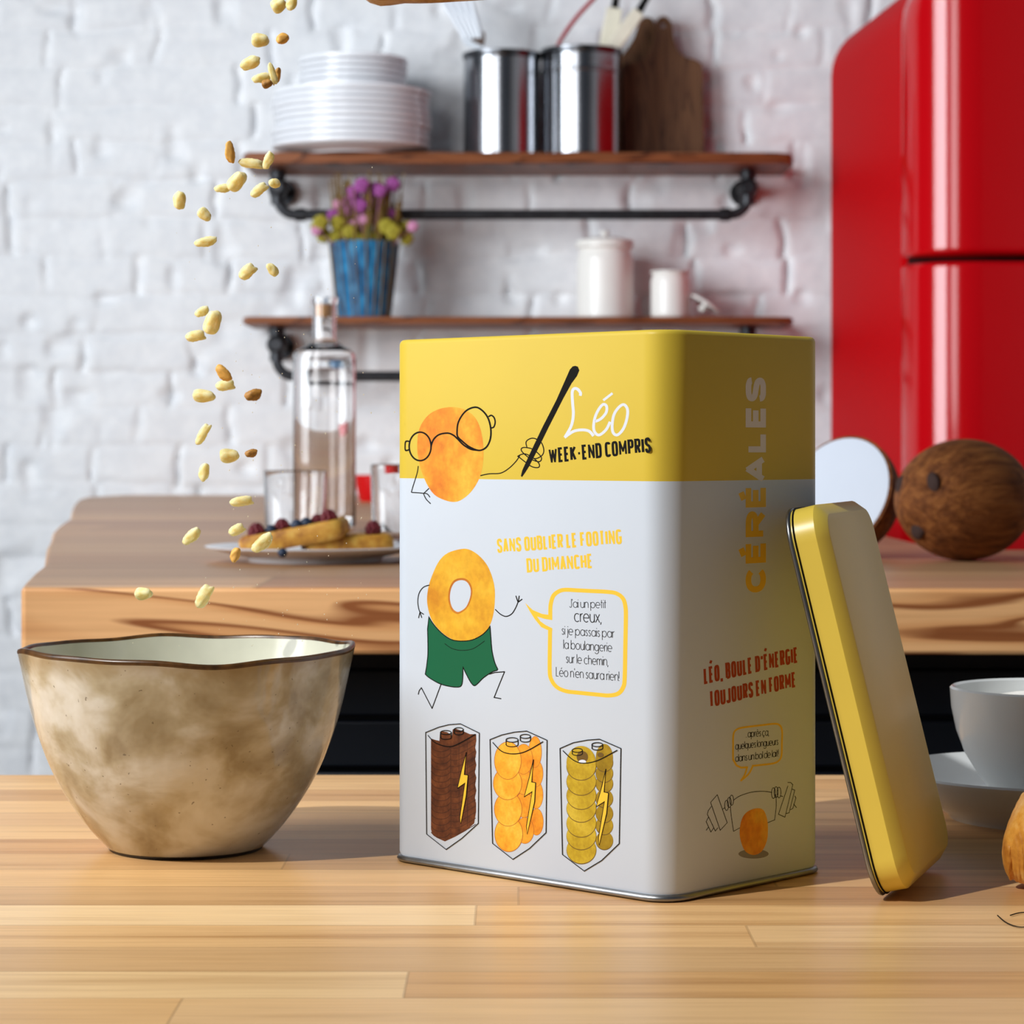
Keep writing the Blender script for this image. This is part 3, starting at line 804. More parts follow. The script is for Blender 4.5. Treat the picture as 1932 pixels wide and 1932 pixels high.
mb = MB(); mb.lathe([(.001, -R * .98)] + [(R * math.sin(a), -R * math.cos(a)) for a in [k * math.pi / 24 for k in range(1, 13)]] + [(R * .955, .0008), (R * .95, -.004), (.001, -.02)], 48)
place_half(mk('shell', mb, M_coco, half))
mb = MB(); mb.lathe([(R * .955, -.003), (R * .955, .0012), (R * .8, .0016), (R * .4, .0016), (.001, .0016)], 48)
place_half(mk('white_flesh', mb, plain('coconut_flesh', srgb(214, 224, 238), .5, var=.01), half))

# ------------------------------------------------------------------ cup, saucer, croissant
M_porc = plain('pale_porcelain', srgb(222, 226, 226), .16, var=.01, spec=.5)
cpc = P(1976, HY, 1.30)
sauc = tag(mk('saucer', (lambda m: (m.lathe([(.001, .004), (.044, .004), (.045, 0), (.05, 0), (.0525, .003), (.068, .011), (.08, .0225), (.081, .0245), (.0795, .0255), (.066, .0155), (.05, .0105), (.001, .0095)], 64), m)[1])(MB()), M_porc, loc=(cpc.x, cpc.y, TZ)), 'pale porcelain saucer under the coffee cup at the right of the table', 'saucer')
cup = thing('coffee_cup', 'pale porcelain coffee cup standing on its saucer at the right edge', 'cup', (cpc.x, cpc.y, TZ + .0096))
mb = MB(); H = .059
cr = .0502
mb.lathe([(.001, .001), (.022, .001), (.0235, 0), (.026, 0), (.027, .002), (.035, .012), (.0425, .024), (.047, .036), (.0495, .048), (cr, H - .001), (cr - .0012, H), (cr - .0028, H - .001), (.0465, .046), (.044, .036), (.036, .018), (.024, .006), (.001, .005)], 64); mk('cup_body', mb, M_porc, cup)
mb = MB(); mb.lathe([(.001, .051), (.03, .0505), (.045, .0505), (.0468, .0512)], 48, cap0=False, cap1=False, fn=lambda r, z, a: (r, z + .0012 * math.sin(5 * a) * (r > .01))); mk('milk_foam', mb, plain('milk_foam', srgb(240, 238, 232), .7, bump=.6, bscale=900), cup)
mb = MB(); mb.tube(sm([(.045, .01, .046), (.06, .013, .046), (.07, .016, .036), (.066, .015, .022), (.05, .011, .015), (.038, .009, .013)], 5), .0042, 12); mk('handle', mb, M_porc, cup)

t = NT('croissant_crust'); v = t.coord((60, 60, 60))
t.set(color=t.ramp(t.noise(v, 1.2, 5, .6), [(0.28, srgb(166, 96, 30)), (0.5, srgb(220, 154, 62)), (0.72, srgb(240, 196, 116))]), rough=.42, spec=.4); t.bump(t.noise(t.coord((700, 160, 160)), 1, 4), .35, .0008)
cw = P(1890, 1640, 1.092)
cro = thing('croissant', 'golden flaky croissant end poking in at the right edge of the table', 'croissant', (cw.x, cw.y, TZ))
mb = MB(); rings = []; N = 56
for i in range(241):
    s = i / 240; x = s * .135
    env = .0175 + .018 * math.sin(math.pi * min(1, s * 1.02)) ** .9
    endk = min(1, (1 - (1 - s / .13) ** 2) ** .5 if s < .13 else 1, ((1 - s) / .05) ** .5 if s > .95 else 1)
    cy = .022 * (1 - 4 * (s - .5) ** 2)
    ring = []
    for j in range(N):
        a = 2 * math.pi * j / N
        q = (s * 7.5 + .35 * math.sin(a + .6) + .12 * math.sin(2 * a)) % 1.0      # wrapped layers, each lapping over the next
        lap = .0034 * (q ** .6) * (1 if q < .93 else (1 - q) / .07)
        fine = .0004 * math.sin(60 * q + 3 * math.sin(a))
        r = max(.0004, (env - .001 + lap + fine) * endk)
        rr = r * (1 + .045 * math.sin(3 * a + 5 * s) + .02 * math.sin(7 * a - 9 * s))
        h0 = env * .9
        z = h0 + rr * math.sin(a)
        if z < .0035: z = .0008 + .0027 * math.exp((z - .0035) / .006)
        ring.append((x, cy + rr * math.cos(a), z))
    rings.append(ring)
mb.loft(rings); mk('pastry', mb, t.m, cro, smooth=50)
cro.rotation_euler = (0, 0, math.radians(-8))
mb = MB()
th = [on_plane(*q, TZ + .0006) for q in ((1882, 1727), (1896, 1739), (1914, 1747), (1934, 1749), (1960, 1742), (1972, 1728), (1950, 1722), (1925, 1722), (1906, 1727))]
o_ = th[0].copy()
mb.tube([Vector(p) - o_ for p in sm(th, 5)], .00025, 6)
tag(mk('thread', mb, M_ink, loc=o_), 'fine black thread lying on the table at the lower right edge', 'thread')

# ------------------------------------------------------------------ bowl
t = NT('speckled_glaze'); v = t.coord()
a = t.noise(t.coord((1, 1, 1.35)), 26, 4, .55, .3); b_ = t.noise(v, 900, 2)
tc = t.n('ShaderNodeTexCoord'); sp_ = t.n('ShaderNodeSeparateXYZ'); t.l(tc.outputs['Object'], sp_.inputs[0])
zz = t.math('ADD', sp_.outputs[2], t.math('MULTIPLY', t.math('SUBTRACT', t.noise(v, 30, 2), .5), .006))
c = t.ramp(a, [(0.34, srgb(152, 138, 108)), (0.46, srgb(182, 172, 146)), (0.58, srgb(210, 207, 194)), (.74, srgb(224, 224, 218))])
edge = t.ramp(t.math('DIVIDE', zz, .1), [(0.87, (0, 0, 0, 1)), (0.945, (1, 1, 1, 1))])
c = t.mix(t.math('MULTIPLY', edge, .55), c, srgb(140, 112, 62))
spk = t.ramp(t.noise(v, 420, 1), [(0.74, (0, 0, 0, 1)), (0.78, (1, 1, 1, 1))])
c = t.mix(t.math('MULTIPLY', spk, .6), c, srgb(70, 52, 30))
t.set(color=c, rough=.13, spec=.5, coat=.3)
t.bump(t.noise(v, 34, 3), .35, .0035)
M_glaze = t.m
M_gin = plain('pale_green_glaze', srgb(208, 208, 190), .15, var=.06, vscale=40)
M_rimb = plain('bare_brown_rim', srgb(82, 54, 24), .3, var=.5, vscale=160)
M_foot = plain('dark_foot_ring', srgb(34, 28, 22), .5)
bw = on_plane(352, 1600, TZ)
bowl = thing('ceramic_bowl', 'hand-thrown beige glazed bowl with a dark wavy rim left of the tin', 'bowl', (bw.x, bw.y, TZ))
def wav(r, z, a):
    k = max(0, (z - .02) / .078)
    rz_ = (.0009 * math.sin(2 * a + .6) + .0007 * math.sin(3 * a + 2.2) + .0005 * math.sin(7 * a + 1) + .0003 * math.sin(11 * a)) * k ** 2
    rr = r * (1 + (.006 * math.sin(3 * a + 1) + .004 * math.sin(5 * a + 2) + .003 * math.sin(8 * a + z * 60)) * min(1, k + .1))
    return rr, z + rz_
prof = [(.0372, .0018), (.0386, .0026), (.0476, .0125), (.0561, .0245), (.0617, .034), (.0660, .0430), (.0699, .0530), (.0732, .0630), (.0760, .0740), (.0782, .0845), (.0800, .0930), (.0804, .0950)]
sp3 = sm(prof, 4)
mb = MB(); mb.lathe(sp3, 128, cap0=True, cap1=False, fn=wav); mk('outer_wall', mb, M_glaze, bowl, smooth=60)
mb = MB(); mb.lathe([(.0804, .0950), (.0807, .0960), (.0803, .0971), (.0793, .0975), (.0784, .0970), (.0781, .0958)], 128, cap0=False, cap1=False, fn=wav); mk('rim', mb, M_rimb, bowl, smooth=80)
mb = MB(); mb.lathe([(.0781, .0958), (.0760, .084), (.0738, .074), (.0708, .063), (.0672, .053), (.0630, .043), (.0575, .033), (.05, .022), (.04, .013), (.025, .0085), (.001, .0075)], 128, cap0=False, cap1=True, fn=wav); mk('inner_wall', mb, M_gin, bowl, smooth=60)
mb = MB(); mb.lathe([(.030, .0018), (.030, 0), (.0362, 0), (.0368, .0008), (.0371, .0020)], 96, cap0=True, cap1=True); mk('foot_ring', mb, M_foot, bowl)

# ------------------------------------------------------------------ tin
TH = .7455
N0 = P(1260, HY, 1.0533); N0 = Vector((N0.x, N0.y, TZ))
dl_ = Vector((-math.cos(TH), math.sin(TH), 0)); dr_ = Vector((math.sin(TH), math.cos(TH), 0))
TW, TD, TR, THT = .1690, .1150, .0135, .2437
tin = thing('cereal_tin', 'tall yellow and white printed cereal tin at the centre of the table', 'tin', tuple(N0))
def rrect(w_, d_, r, inset=0.0, n=8):
    """outline in (s along left face, t along right face)"""
    pts = []
    for cx, cy, a0 in ((r, r, math.pi), (w_ - r, r, 1.5 * math.pi), (w_ - r, d_ - r, 0), (r, d_ - r, .5 * math.pi)):
        for k in range(n + 1):
            a = a0 + k * math.pi / 2 / n
            pts.append((cx + (r - inset) * math.cos(a), cy + (r - inset) * math.sin(a)))
    return pts
def tring(inset, z): return [dl_ * s + dr_ * t + Vector((0, 0, z)) for s, t in rrect(TW, TD, TR, inset)]
zband = P(1260, 908.5, 1.0533).z - TZ
mb = MB()
mb.loft([tring(.0006, .003), tring(0, .0045), tring(0, zband)], True, False, 0)
mb.loft([tring(0, zband), tring(0, THT - .0022), tring(.0004, THT - .0010), tring(.0012, THT - .0002), tring(.002, THT), tring(.0026, THT - .0006)], False, False, 1)
mb.loft([tring(.0026, THT - .0006), tring(.0026, .006)], False, True, 2)
mk('tin_body', mb, [M_white, M_yellow, M_tininside], tin, smooth=50)
mb = MB(); mb.loft([tring(.0003, .0002), tring(-.0009, .0006), tring(-.0013, .0014), tring(-.0009, .0024), tring(.0001, .0031)], True, True); mk('base_rim', mb, M_steelrim, tin, smooth=60)

# printing --------------------------------------------------------
nl = Vector((-math.sin(TH), -math.cos(TH), 0)); nr = Vector((math.cos(TH), -math.sin(TH), 0))
class Face:
    def __init__(s, d, n, width): s.d = d; s.n = n; s.w = width
    def to2(s, px, py):
        o = Vector((0, 0, CZ)); r = Vector(((px - 966) / F, 1, -(py - HY) / F))
        k = (N0 - o).dot(s.n) / r.dot(s.n); p = o + r * k - N0
        return (p.dot(s.d), p.z)
    def to3(s, u, z, lay):
        e = .00002 + lay * .000005
        if u <= s.w - TR:
            return s.d * u + s.n * e + Vector((0, 0, z))
        a = (u - (s.w - TR)) / TR; c = s.d * (s.w - TR) - s.n * TR
        return c + (s.d * math.sin(a) + s.n * math.cos(a)) * (TR + e) + Vector((0, 0, z))
LF = Face(dl_, nl, TW); RF = Face(dr_, nr, TD); LF.ax = .73; RF.ax = .66
class Ink:
    def __init__(s, face): s.f = face; s.mb = MB(); s.k = 0
    def poly(s, pts, lay=1, mi=0, holes=()):
        loops = [[Vector((p[0], p[1], 0)) for p in L] for L in [pts] + list(holes)]
        allp = [p for L in [pts] + list(holes) for p in L]
        tri = tessellate_polygon(loops)
        s.mb.add([s.f.to3(p[0], p[1], lay) for p in allp], [tuple(t) for t in tri], mi)
    def line(s, pts, w_, lay=2, closed=False, mi=0, taper=None):
        ax = s.f.ax
        s.line_(([(p[0] * ax, p[1]) for p in pts]), w_, lay, closed, mi, taper)
    def line_(s, pts, w_, lay=2, closed=False, mi=0, taper=None):
        P2 = [np.array(p, float) for p in pts]
        if not closed and len(P2) > 2:      # square joins at sharp corners
            for k in range(1, len(P2) - 1):
                d1 = P2[k] - P2[k - 1]; d2 = P2[k + 1] - P2[k]
                l1, l2 = np.linalg.norm(d1), np.linalg.norm(d2)
                if l1 > 1e-7 and l2 > 1e-7 and d1.dot(d2) / l1 / l2 < .62:
                    e = w_ * (.5 if d1.dot(d2) > -.3 * l1 * l2 else .3)
                    s.line_(P2[:k] + [P2[k] + d1 / l1 * e], w_, lay, False, mi)
                    s.line_([P2[k] - d2 / l2 * e] + P2[k + 1:], w_, lay, False, mi)
                    return
        Q = [P2[0]]
        for p in P2[1:]:
            if np.linalg.norm(p - Q[-1]) > 1e-7: Q.append(p)
        if closed and np.linalg.norm(Q[0] - Q[-1]) < 1e-7: Q.pop()
        n = len(Q)
        if n < 2: return
        L = []; R = []
        for i in range(n):
            a = Q[(i - 1) % n] if closed or i > 0 else Q[i]; b = Q[(i + 1) % n] if closed or i < n - 1 else Q[i]
            d1 = Q[i] - a; d2 = b - Q[i]
            d1 = d1 / np.linalg.norm(d1) if np.linalg.norm(d1) > 0 else d2 / np.linalg.norm(d2)
            d2 = d2 / np.linalg.norm(d2) if np.linalg.norm(d2) > 0 else d1
            n1 = np.array([-d1[1], d1[0]]); n2 = np.array([-d2[1], d2[0]]); m = n1 + n2
            if np.linalg.norm(m) < .2: m = n1
            m = m / np.linalg.norm(m); k = 1 / max(.45, m.dot(n1)); ww = w_ / 2 * (taper(i / max(1, n - 1)) if taper else 1)
            L.append(Q[i] + m * k * ww); R.append(Q[i] - m * k * ww)
        s.k += 1; lay = lay + (s.k % 14) * .3; ax = s.f.ax
        v = [s.f.to3(p[0] / ax, p[1], lay) for p in L] + [s.f.to3(p[0] / ax, p[1], lay) for p in R]
        s.mb.add(v, [(i, (i + 1) % n, n + (i + 1) % n, n + i) for i in range(n if closed else n - 1)], mi)
    def done(s, name, mats, label=None):
        o = mk(name, s.mb, mats, tin, smooth=0, recalc=False)
        # make every face look outwards
        me = o.data; bm = bmesh.new(); bm.from_mesh(me)
        for f in bm.faces:
            if f.normal.dot(s.f.n) < 0: f.normal_flip()
        bm.to_mesh(me); bm.free()
        if label: o['label'] = label
        return o
def crop(face, ox, oy, sc):
    return lambda pts: [face.to2(ox + u / sc, oy + v / sc) for u, v in pts]
MMPX = 1.08 / F     # about one pixel on the front face, in metres
A_ = crop(LF, 740, 610, 3.7154); B_ = crop(LF, 740, 980, 3.7154); C_ = crop(LF, 740, 1330, 3.7154); D_ = crop(RF, 1240, 610, 3.578); E_ = crop(RF, 1240, 1180, 3.578)
cw_ = 1.08 / F / 3.7154 * 1.0

def ell(cx, cy, rx, ry, n=36, a0=0, a1=360): return [(cx + rx * math.cos(math.radians(a0 + (a1 - a0) * k / n)), cy + ry * math.sin(math.radians(a0 + (a1 - a0) * k / n))) for k in range(n + (0 if a1 - a0 == 360 else 1))]

# orange puff with spectacles
i = Ink(LF); i.poly(A_(sm([(175, 880), (185, 760), (215, 690), (270, 630), (350, 595), (440, 588), (520, 610), (580, 660), (615, 730), (635, 820), (640, 920), (630, 1020), (600, 1110), (545, 1190), (480, 1240), (430, 1252), (370, 1240), (300, 1205), (250, 1140), (210, 1050), (190, 980)], 4, True)), 1); i.done('printed_puff', M_pball, 'large orange cereal puff printed near the top')
i = Ink(LF)
lw = 12.5 * cw_
i.line(A_(ell(196, 863, 77, 100)), lw, 3, True)
i.line(A_(sm([(122, 828), (94, 828), (88, 858), (92, 890), (120, 886)], 4)), lw * .9, 3)
i.line(A_(sm([(272, 865), (290, 815), (330, 780), (390, 770), (430, 785), (460, 812), (500, 852), (550, 882), (600, 890)], 5)), lw, 3)
i.line(A_(sm([(455, 760), (462, 700), (490, 645), (530, 605), (585, 588), (630, 610), (670, 660), (690, 730), (690, 800), (670, 855), (640, 883), (600, 890), (540, 865), (490, 825), (460, 795)], 5, True)), lw, 3, True)
i.line(A_(sm([(675, 655), (695, 645), (715, 662), (722, 695), (712, 727), (695, 733)], 4)), lw * .85, 3)
i.done('printed_spectacles', M_ink)
i = Ink(LF); lw2 = 7.5 * cw_
i.line(A_(sm([(183, 1000), (175, 1050), (150, 1130), (134, 1185)], 4)), lw2, 3); i.line(A_([(134, 1185), (185, 1188), (222, 1192), (258, 1157)]), lw2, 3)
i.line(A_(sm([(220, 1190), (247, 1197), (265, 1220)], 4)), lw2, 3); i.line(A_(sm([(220, 1195), (238, 1232), (270, 1265)], 4)), lw2, 3)
i.done('printed_line_drawing', M_ink, 'thin black bent arm at the left of the puff')
i = Ink(LF)
i.line(A_(sm([(618, 1068), (680, 1055), (760, 1050), (820, 1015), (870, 965), (895, 925)], 5)), lw2, 3)
i.line(A_(sm([(945, 872), (940, 828), (985, 805), (1040, 830), (1062, 880), (1055, 920), (1020, 945), (990, 948)], 5)), lw2, 3)
i.line(A_(sm([(905, 880), (930, 870), (990, 885), (1045, 938), (1030, 970), (970, 950), (915, 905)], 5, True)), lw2, 3, True)
i.line(A_(sm([(883, 930), (930, 915), (990, 945), (1030, 985), (1025, 1010), (980, 1005), (930, 970), (890, 938)], 5, True)), lw2, 3, True)
i.done('printed_line_drawing', M_ink, 'thin black arm and hand holding the pen')
i = Ink(LF); i.poly(A_([(1283, 298), (1302, 304), (1312, 330), (1295, 370), (1258, 420), (1200, 525), (1100, 722), (1010, 905), (960, 1003), (930, 1050), (910, 1078), (902, 1070), (912, 1030), (955, 935), (1050, 735), (1150, 540), (1212, 400), (1245, 325), (1265, 302)]), 4); i.done('printed_pen', M_ink, 'thick black pen slanting beside the script word')
i = Ink(LF); lw3 = 20 * cw_
i.line(A_(sm([(1318, 508), (1320, 488), (1300, 462), (1275, 458), (1262, 485), (1265, 560), (1270, 640), (1255, 720), (1210, 800)], 5)), lw3, 2)
i.line(A_(sm([(1208, 800), (1270, 758), (1330, 747), (1380, 756), (1412, 790)], 5)), lw3, 2)
i.line(A_(sm([(1425, 688), (1465, 668), (1500, 625), (1503, 582), (1480, 568), (1450, 600), (1422, 660), (1412, 730), (1425, 770), (1455, 782), (1500, 745), (1528, 690)], 5)), lw3 * .95, 2)
i.line(A_([(1480, 540), (1545, 490)]), lw3 * .85, 2)
i.line(A_(sm([(1590, 588), (1625, 570), (1650, 605), (1645, 670), (1620, 740), (1580, 782), (1550, 768), (1542, 715), (1555, 640)], 5, True)), lw3 * .95, 2, True)
i.done('printed_script', M_pwhite, 'white hand-written word on the yellow band')

# lettering ------------------------------------------------------
def arc(cx, cy, rx, ry, a0, a1, p=2.0, n=16):
    o = []
    for k in range(n + 1):
        a = math.radians(a0 + (a1 - a0) * k / n); c, s = math.cos(a), math.sin(a); e = 2 / p
        o.append((cx + rx * math.copysign(abs(c) ** e, c), cy + ry * math.copysign(abs(s) ** e, s)))
    return o
def caps(p):
    S_ = sm([(1, .78), (.96, .9), (.75, .99), (.5, 1), (.22, .98), (.03, .88), (.02, .7), (.18, .57), (.5, .5), (.84, .42), (.99, .28), (.97, .11), (.76, .01), (.5, 0), (.22, .01), (.04, .1), (0, .24)], 3)
    E_l = [[(1, 1), (0, 1), (0, 0), (1, 0)], [(0, .51), (.88, .51)]]
    g = {'A': (1.0, [[(0, 0), (.5, 1), (1, 0)], [(.18, .27), (.82, .27)]]),
         'B': (.95, [[(0, 0), (0, 1), (.45, 1)] + arc(.45, .76, .5, .24, 90, -90, p) + [(0, .52)], [(.45, .52)] + arc(.45, .26, .55, .26, 90, -90, p) + [(0, 0)]]),
         'C': (.95, [arc(.5, .5, .5, .5, 36, 324, p, 26)]), 'D': (1, [[(0, 0), (0, 1), (.4, 1)] + arc(.4, .5, .6, .5, 90, -90, p) + [(.4, 0), (0, 0)]]),
         'E': (.8, E_l), 'F': (.78, [[(1, 1), (0, 1), (0, 0)], [(0, .5), (.85, .5)]]),
         'G': (1, [arc(.5, .5, .5, .5, 36, 318, p, 26), [(1, .08), (1, .44), (.55, .44)]]), 'H': (1, [[(0, 0), (0, 1)], [(1, 0), (1, 1)], [(0, .5), (1, .5)]]), 'I': (0, [[(0, 0), (0, 1)]]),
         'J': (.8, [[(1, 1), (1, .3)] + arc(.5, .3, .5, .3, 0, -165, p)]), 'K': (1, [[(0, 0), (0, 1)], [(1, 1), (0, .4)], [(.32, .58), (1, 0)]]),
         'L': (.75, [[(0, 1), (0, 0), (1, 0)]]), 'M': (1.5, [[(0, 0), (0, 1), (.5, .25), (1, 1), (1, 0)]]), 'N': (1.15, [[(0, 0), (0, 1), (1, 0), (1, 1)]]),
         'O': (1, [arc(.5, .5, .5, .5, 0, 360, p, 32)]), 'P': (.92, [[(0, 0), (0, 1), (.45, 1)] + arc(.45, .74, .55, .26, 90, -90, p) + [(0, .48)]]),
         'R': (.96, [[(0, 0), (0, 1), (.45, 1)] + arc(.45, .75, .55, .25, 90, -90, p) + [(0, .5)], [(.5, .5), (1, 0)]]),
         'S': (.9, [S_]), 'T': (.85, [[(0, 1), (1, 1)], [(.5, 1), (.5, 0)]]), 'U': (1, [[(0, 1), (0, .32)] + arc(.5, .32, .5, .32, 180, 360, p) + [(1, 1)]]),
         'W': (1.75, [[(0, 1), (.25, 0), (.5, .9), (.75, 0), (1, 1)]]), '-': (.5, [[(0, .45), (1, .45)]]), ',': (0, [[(.0, .05), (-.0, -.0), (-.1, -.18)]]), '’': (0, [[(0, 1.0), (0, .92), (-.08, .76)]])}
    g['É'] = (.8, E_l + [[(.3, 1.3), (.75, 1.5)]])
    return g
def lower():
    o = arc(.5, .5, .5, .5, 0, 360, 2, 28); arch = lambda x, w_: [(x, .5)] + arc(x + w_ / 2, .55, w_ / 2, .45, 180, 0, 2.2, 12) + [(x + w_, 0)]
    dot = lambda x, y: [(x - .05, y), (x + .05, y)]
    e = [[(.03, .5), (.97, .5)] + arc(.5, .5, .5, .5, 4, 310, 2, 24)]
    g = {'o': (1, [o]), 'a': (1, [o, [(1, 1), (1, 0)]]), 'b': (1, [o, [(0, 1.5), (0, 0)]]), 'd': (1, [o, [(1, 1.5), (1, 0)]]), 'p': (1, [o, [(0, 1), (0, -.5)]]), 'q': (1, [o, [(1, 1), (1, -.5)]]),
         'g': (1, [o, [(1, 1), (1, -.1)] + arc(.5, -.08, .5, .4, 0, -150, 2, 12)]), 'c': (.88, [arc(.5, .5, .5, .5, 48, 312, 2, 24)]), 'e': (1, e),
         'n': (.8, [[(0, 1), (0, 0)], arch(0, .8)]), 'm': (1.3, [[(0, 1), (0, 0)], arch(0, .65), arch(.65, .65)]), 'h': (.8, [[(0, 1.5), (0, 0)], arch(0, .8)]),
         'u': (.8, [[(0, 1), (0, .45)] + arc(.4, .45, .4, .45, 180, 360, 2.2, 12) + [(.8, 1)], [(.8, .5), (.8, 0)]]), 'r': (.38, [[(0, 1), (0, 0)], [(0, .5)] + arc(.42, .55, .42, .45, 180, 85, 2, 8)]),
         's': (.5, [sm([(.46, .84), (.36, .97), (.2, .98), (.06, .86), (.08, .68), (.25, .54), (.43, .4), (.48, .2), (.36, .03), (.18, .01), (.03, .14)], 3)]),
         't': (.42, [[(.18, 1.4), (.18, 0)], [(0, .98), (.42, .98)]]), 'i': (0, [[(0, 1), (0, 0)], [(0, 1.3), (0, 1.42)]]), 'l': (0, [[(0, 1.5), (0, 0)]]), 'j': (.1, [[(.1, 1), (.1, -.2)] + arc(-.1, -.2, .2, .28, 0, -100, 2, 8), [(.1, 1.3), (.1, 1.42)]]),
         'x': (.75, [[(0, 1), (.75, 0)], [(0, 0), (.75, 1)]]), 'L': (.62, [[(0, 1.5), (0, 0), (.62, 0)]]), 'J': (.42, [[(.42, 1.5), (.42, .25)] + arc(.2, .25, .22, .25, 0, -170, 2, 10)]),
         ',': (.05, [[(.05, .06), (-.05, -.24)]]), '.': (.05, [dot(.02, .03)]), '!': (0, [[(0, 1.5), (0, .4)], [(0, .1), (0, 0)]]), "'": (0, [[(0, 1.5), (0, 1.22)]])}
    g['é'] = (1, e + [[(.4, 1.22), (.68, 1.46)]]); g['è'] = (1, e + [[(.6, 1.22), (.32, 1.46)]]); g['ç'] = (.88, g['c'][1] + [[(.5, 0), (.42, -.16), (.58, -.24), (.4, -.36)]])
    g['ï'] = (.12, [[(.06, 1), (.06, 0)], [(-.06, 1.3), (-.06, 1.4)], [(.2, 1.3), (.2, 1.4)]])
    return g
def write(ink, face, text, glyphs, bl, br, hgt, weight, wscale, gap, space, inset=True, up=None, lay=2, mi=0):
    """bl, br: face coordinates of the ends of the base line; hgt: cap (or x) height in metres."""
    bl = np.array(bl); br = np.array(br); L = np.linalg.norm(br - bl); ux = (br - bl) / L
    uy = np.array([-ux[1], ux[0]])
    if ux[0] < 0: uy = -uy          # u runs right-to-left on the front face
    if up is not None: uy = np.array(up)
    wx = 0 if not inset else (weight / face.ax if up is None else weight)
    body = [ch for ch in text if ch != ' ']
    wscale = (L / hgt - len(body) * (wx + gap) + gap - (len(text) - len(body)) * space) / sum(glyphs[ch][0] for ch in body)
    adv = []; x = 0
    for ch in text:
        if ch == ' ': adv.append((x, 0)); x += space; continue
        w_ = glyphs[ch][0] * wscale + wx
        adv.append((x, w_)); x += w_ + gap
    kx = hgt
    for ch, (x, w_) in zip(text, adv):
        if ch == ' ': continue
        for pl in glyphs[ch][1]:
            q = []
            for gx, gy in pl:
                if inset: X = x + wx / 2 + gx * (w_ - wx); Y = weight / 2 + gy * (1 - weight)
                else: X = x + gx * wscale; Y = gy
                q.append(bl + ux * X * kx + uy * Y * hgt)
            closed = np.linalg.norm(q[0] - q[-1]) < 1e-6 and len(q) > 6
            ink.line(q, weight * hgt * ({'N': .82, 'M': .78, 'W': .8}.get(ch, 1) if inset else 1), lay, closed, mi)
def hz_(f, p, q): a = f(([p]))[0]; b = f([q])[0]; return abs(a[1] - b[1])
CN = caps(4.0); CWD = caps(2.3); LO = lower()
i = Ink(LF); b0, b1 = A_([(1100, 982), (1816, 905)]); write(i, LF, 'WEEK-END COMPRIS', CN, b0, b1, hz_(A_, (1100, 980), (1100, 876)), .155, .3, .065, .22); i.done('printed_lettering', M_ink, 'black capitals on the yellow band')
i = Ink(LF); b0, b1 = B_([(738, 236), (1612, 172)]); write(i, LF, 'SANS OUBLIER LE FOOTING', CN, b0, b1, hz_(B_, (740, 236), (740, 136)), .155, .3, .065, .22)
b0, b1 = B_([(945, 373), (1408, 341)]); write(i, LF, 'DU DIMANCHE', CN, b0, b1, hz_(B_, (945, 372), (945, 272)), .155, .3, .065, .22); i.done('printed_lettering', M_pyellow, 'golden capitals in two lines')
# ring figure
i = Ink(LF)
ring_o = sm([(485, 207), (545, 213), (610, 255), (665, 320), (700, 400), (718, 480), (720, 560), (712, 650), (690, 730), (650, 790), (580, 835), (480, 853), (400, 830), (330, 775), (280, 710), (255, 640), (244, 560), (255, 470), (285, 380), (330, 290), (390, 235)], 4, True)
ring_i = sm([(485, 425), (525, 440), (550, 490), (545, 550), (520, 610), (485, 640), (455, 648), (425, 625), (408, 580), (405, 530), (415, 480), (440, 440)], 4, True)
i.poly(B_(ring_o), 1, 0, [B_(ring_i)])
big_i = [(480 + (x - 480) * 1.16, 540 + (y - 540) * 1.13) for x, y in ring_i]
i.poly(B_(big_i), 2, 1, [B_(ring_i)])
i.done('printed_ring', [M_pring, M_pringd], 'golden cereal ring printed mid-height')
i = Ink(LF)
sh = sm([(257, 683), (290, 735), (345, 795), (410, 840), (480, 853), (560, 845), (630, 810), (672, 770)], 4) + sm([(686, 748), (692, 830), (700, 920), (718, 1000), (740, 1050)], 4) + sm([(735, 1058), (700, 1070), (640, 1110), (600, 1150), (575, 1165), (550, 1140), (515, 1075), (497, 1035)], 4) + sm([(496, 1060), (495, 1110), (488, 1158), (465, 1175), (400, 1170), (330, 1150), (260, 1110), (232, 1085)], 4) + sm([(240, 1040), (250, 950), (250, 850), (248, 770)], 4)
i.poly(B_(sh), 3); i.done('printed_shorts', M_pgreen, 'green shorts drawn under the golden ring')
i = Ink(LF)
i.line(B_(sh), lw2 * 1.0, 4, True)
i.line(B_(sm([(368, 870), (420, 905), (490, 918), (570, 905), (648, 852)], 5)), lw2 * .6, 4)
i.line(B_(sm([(262, 460), (220, 475), (190, 515), (180, 570), (185, 620), (195, 652)], 5)), lw2, 3)
for seg in ([(195, 650), (185, 692)], [(195, 650), (208, 690)], [(193, 647), (222, 666)], [(882, 580), (867, 535)], [(884, 578), (891, 535)], [(884, 580), (912, 558)], [(345, 1150), (280, 1325), (205, 1180), (190, 1200), (183, 1228)], [(680, 1085), (720, 1073), (788, 1068), (750, 1160), (715, 1248), (765, 1257)]): i.line(B_(seg), lw2, 3)
i.line(B_(sm([(722, 630), (760, 665), (800, 680), (840, 660), (868, 615), (882, 580)], 5)), lw2, 3)
i.done('printed_line_drawing', M_ink, 'thin black limbs around the golden ring and shorts')
i = Ink(LF); bw_ = 28 * cw_
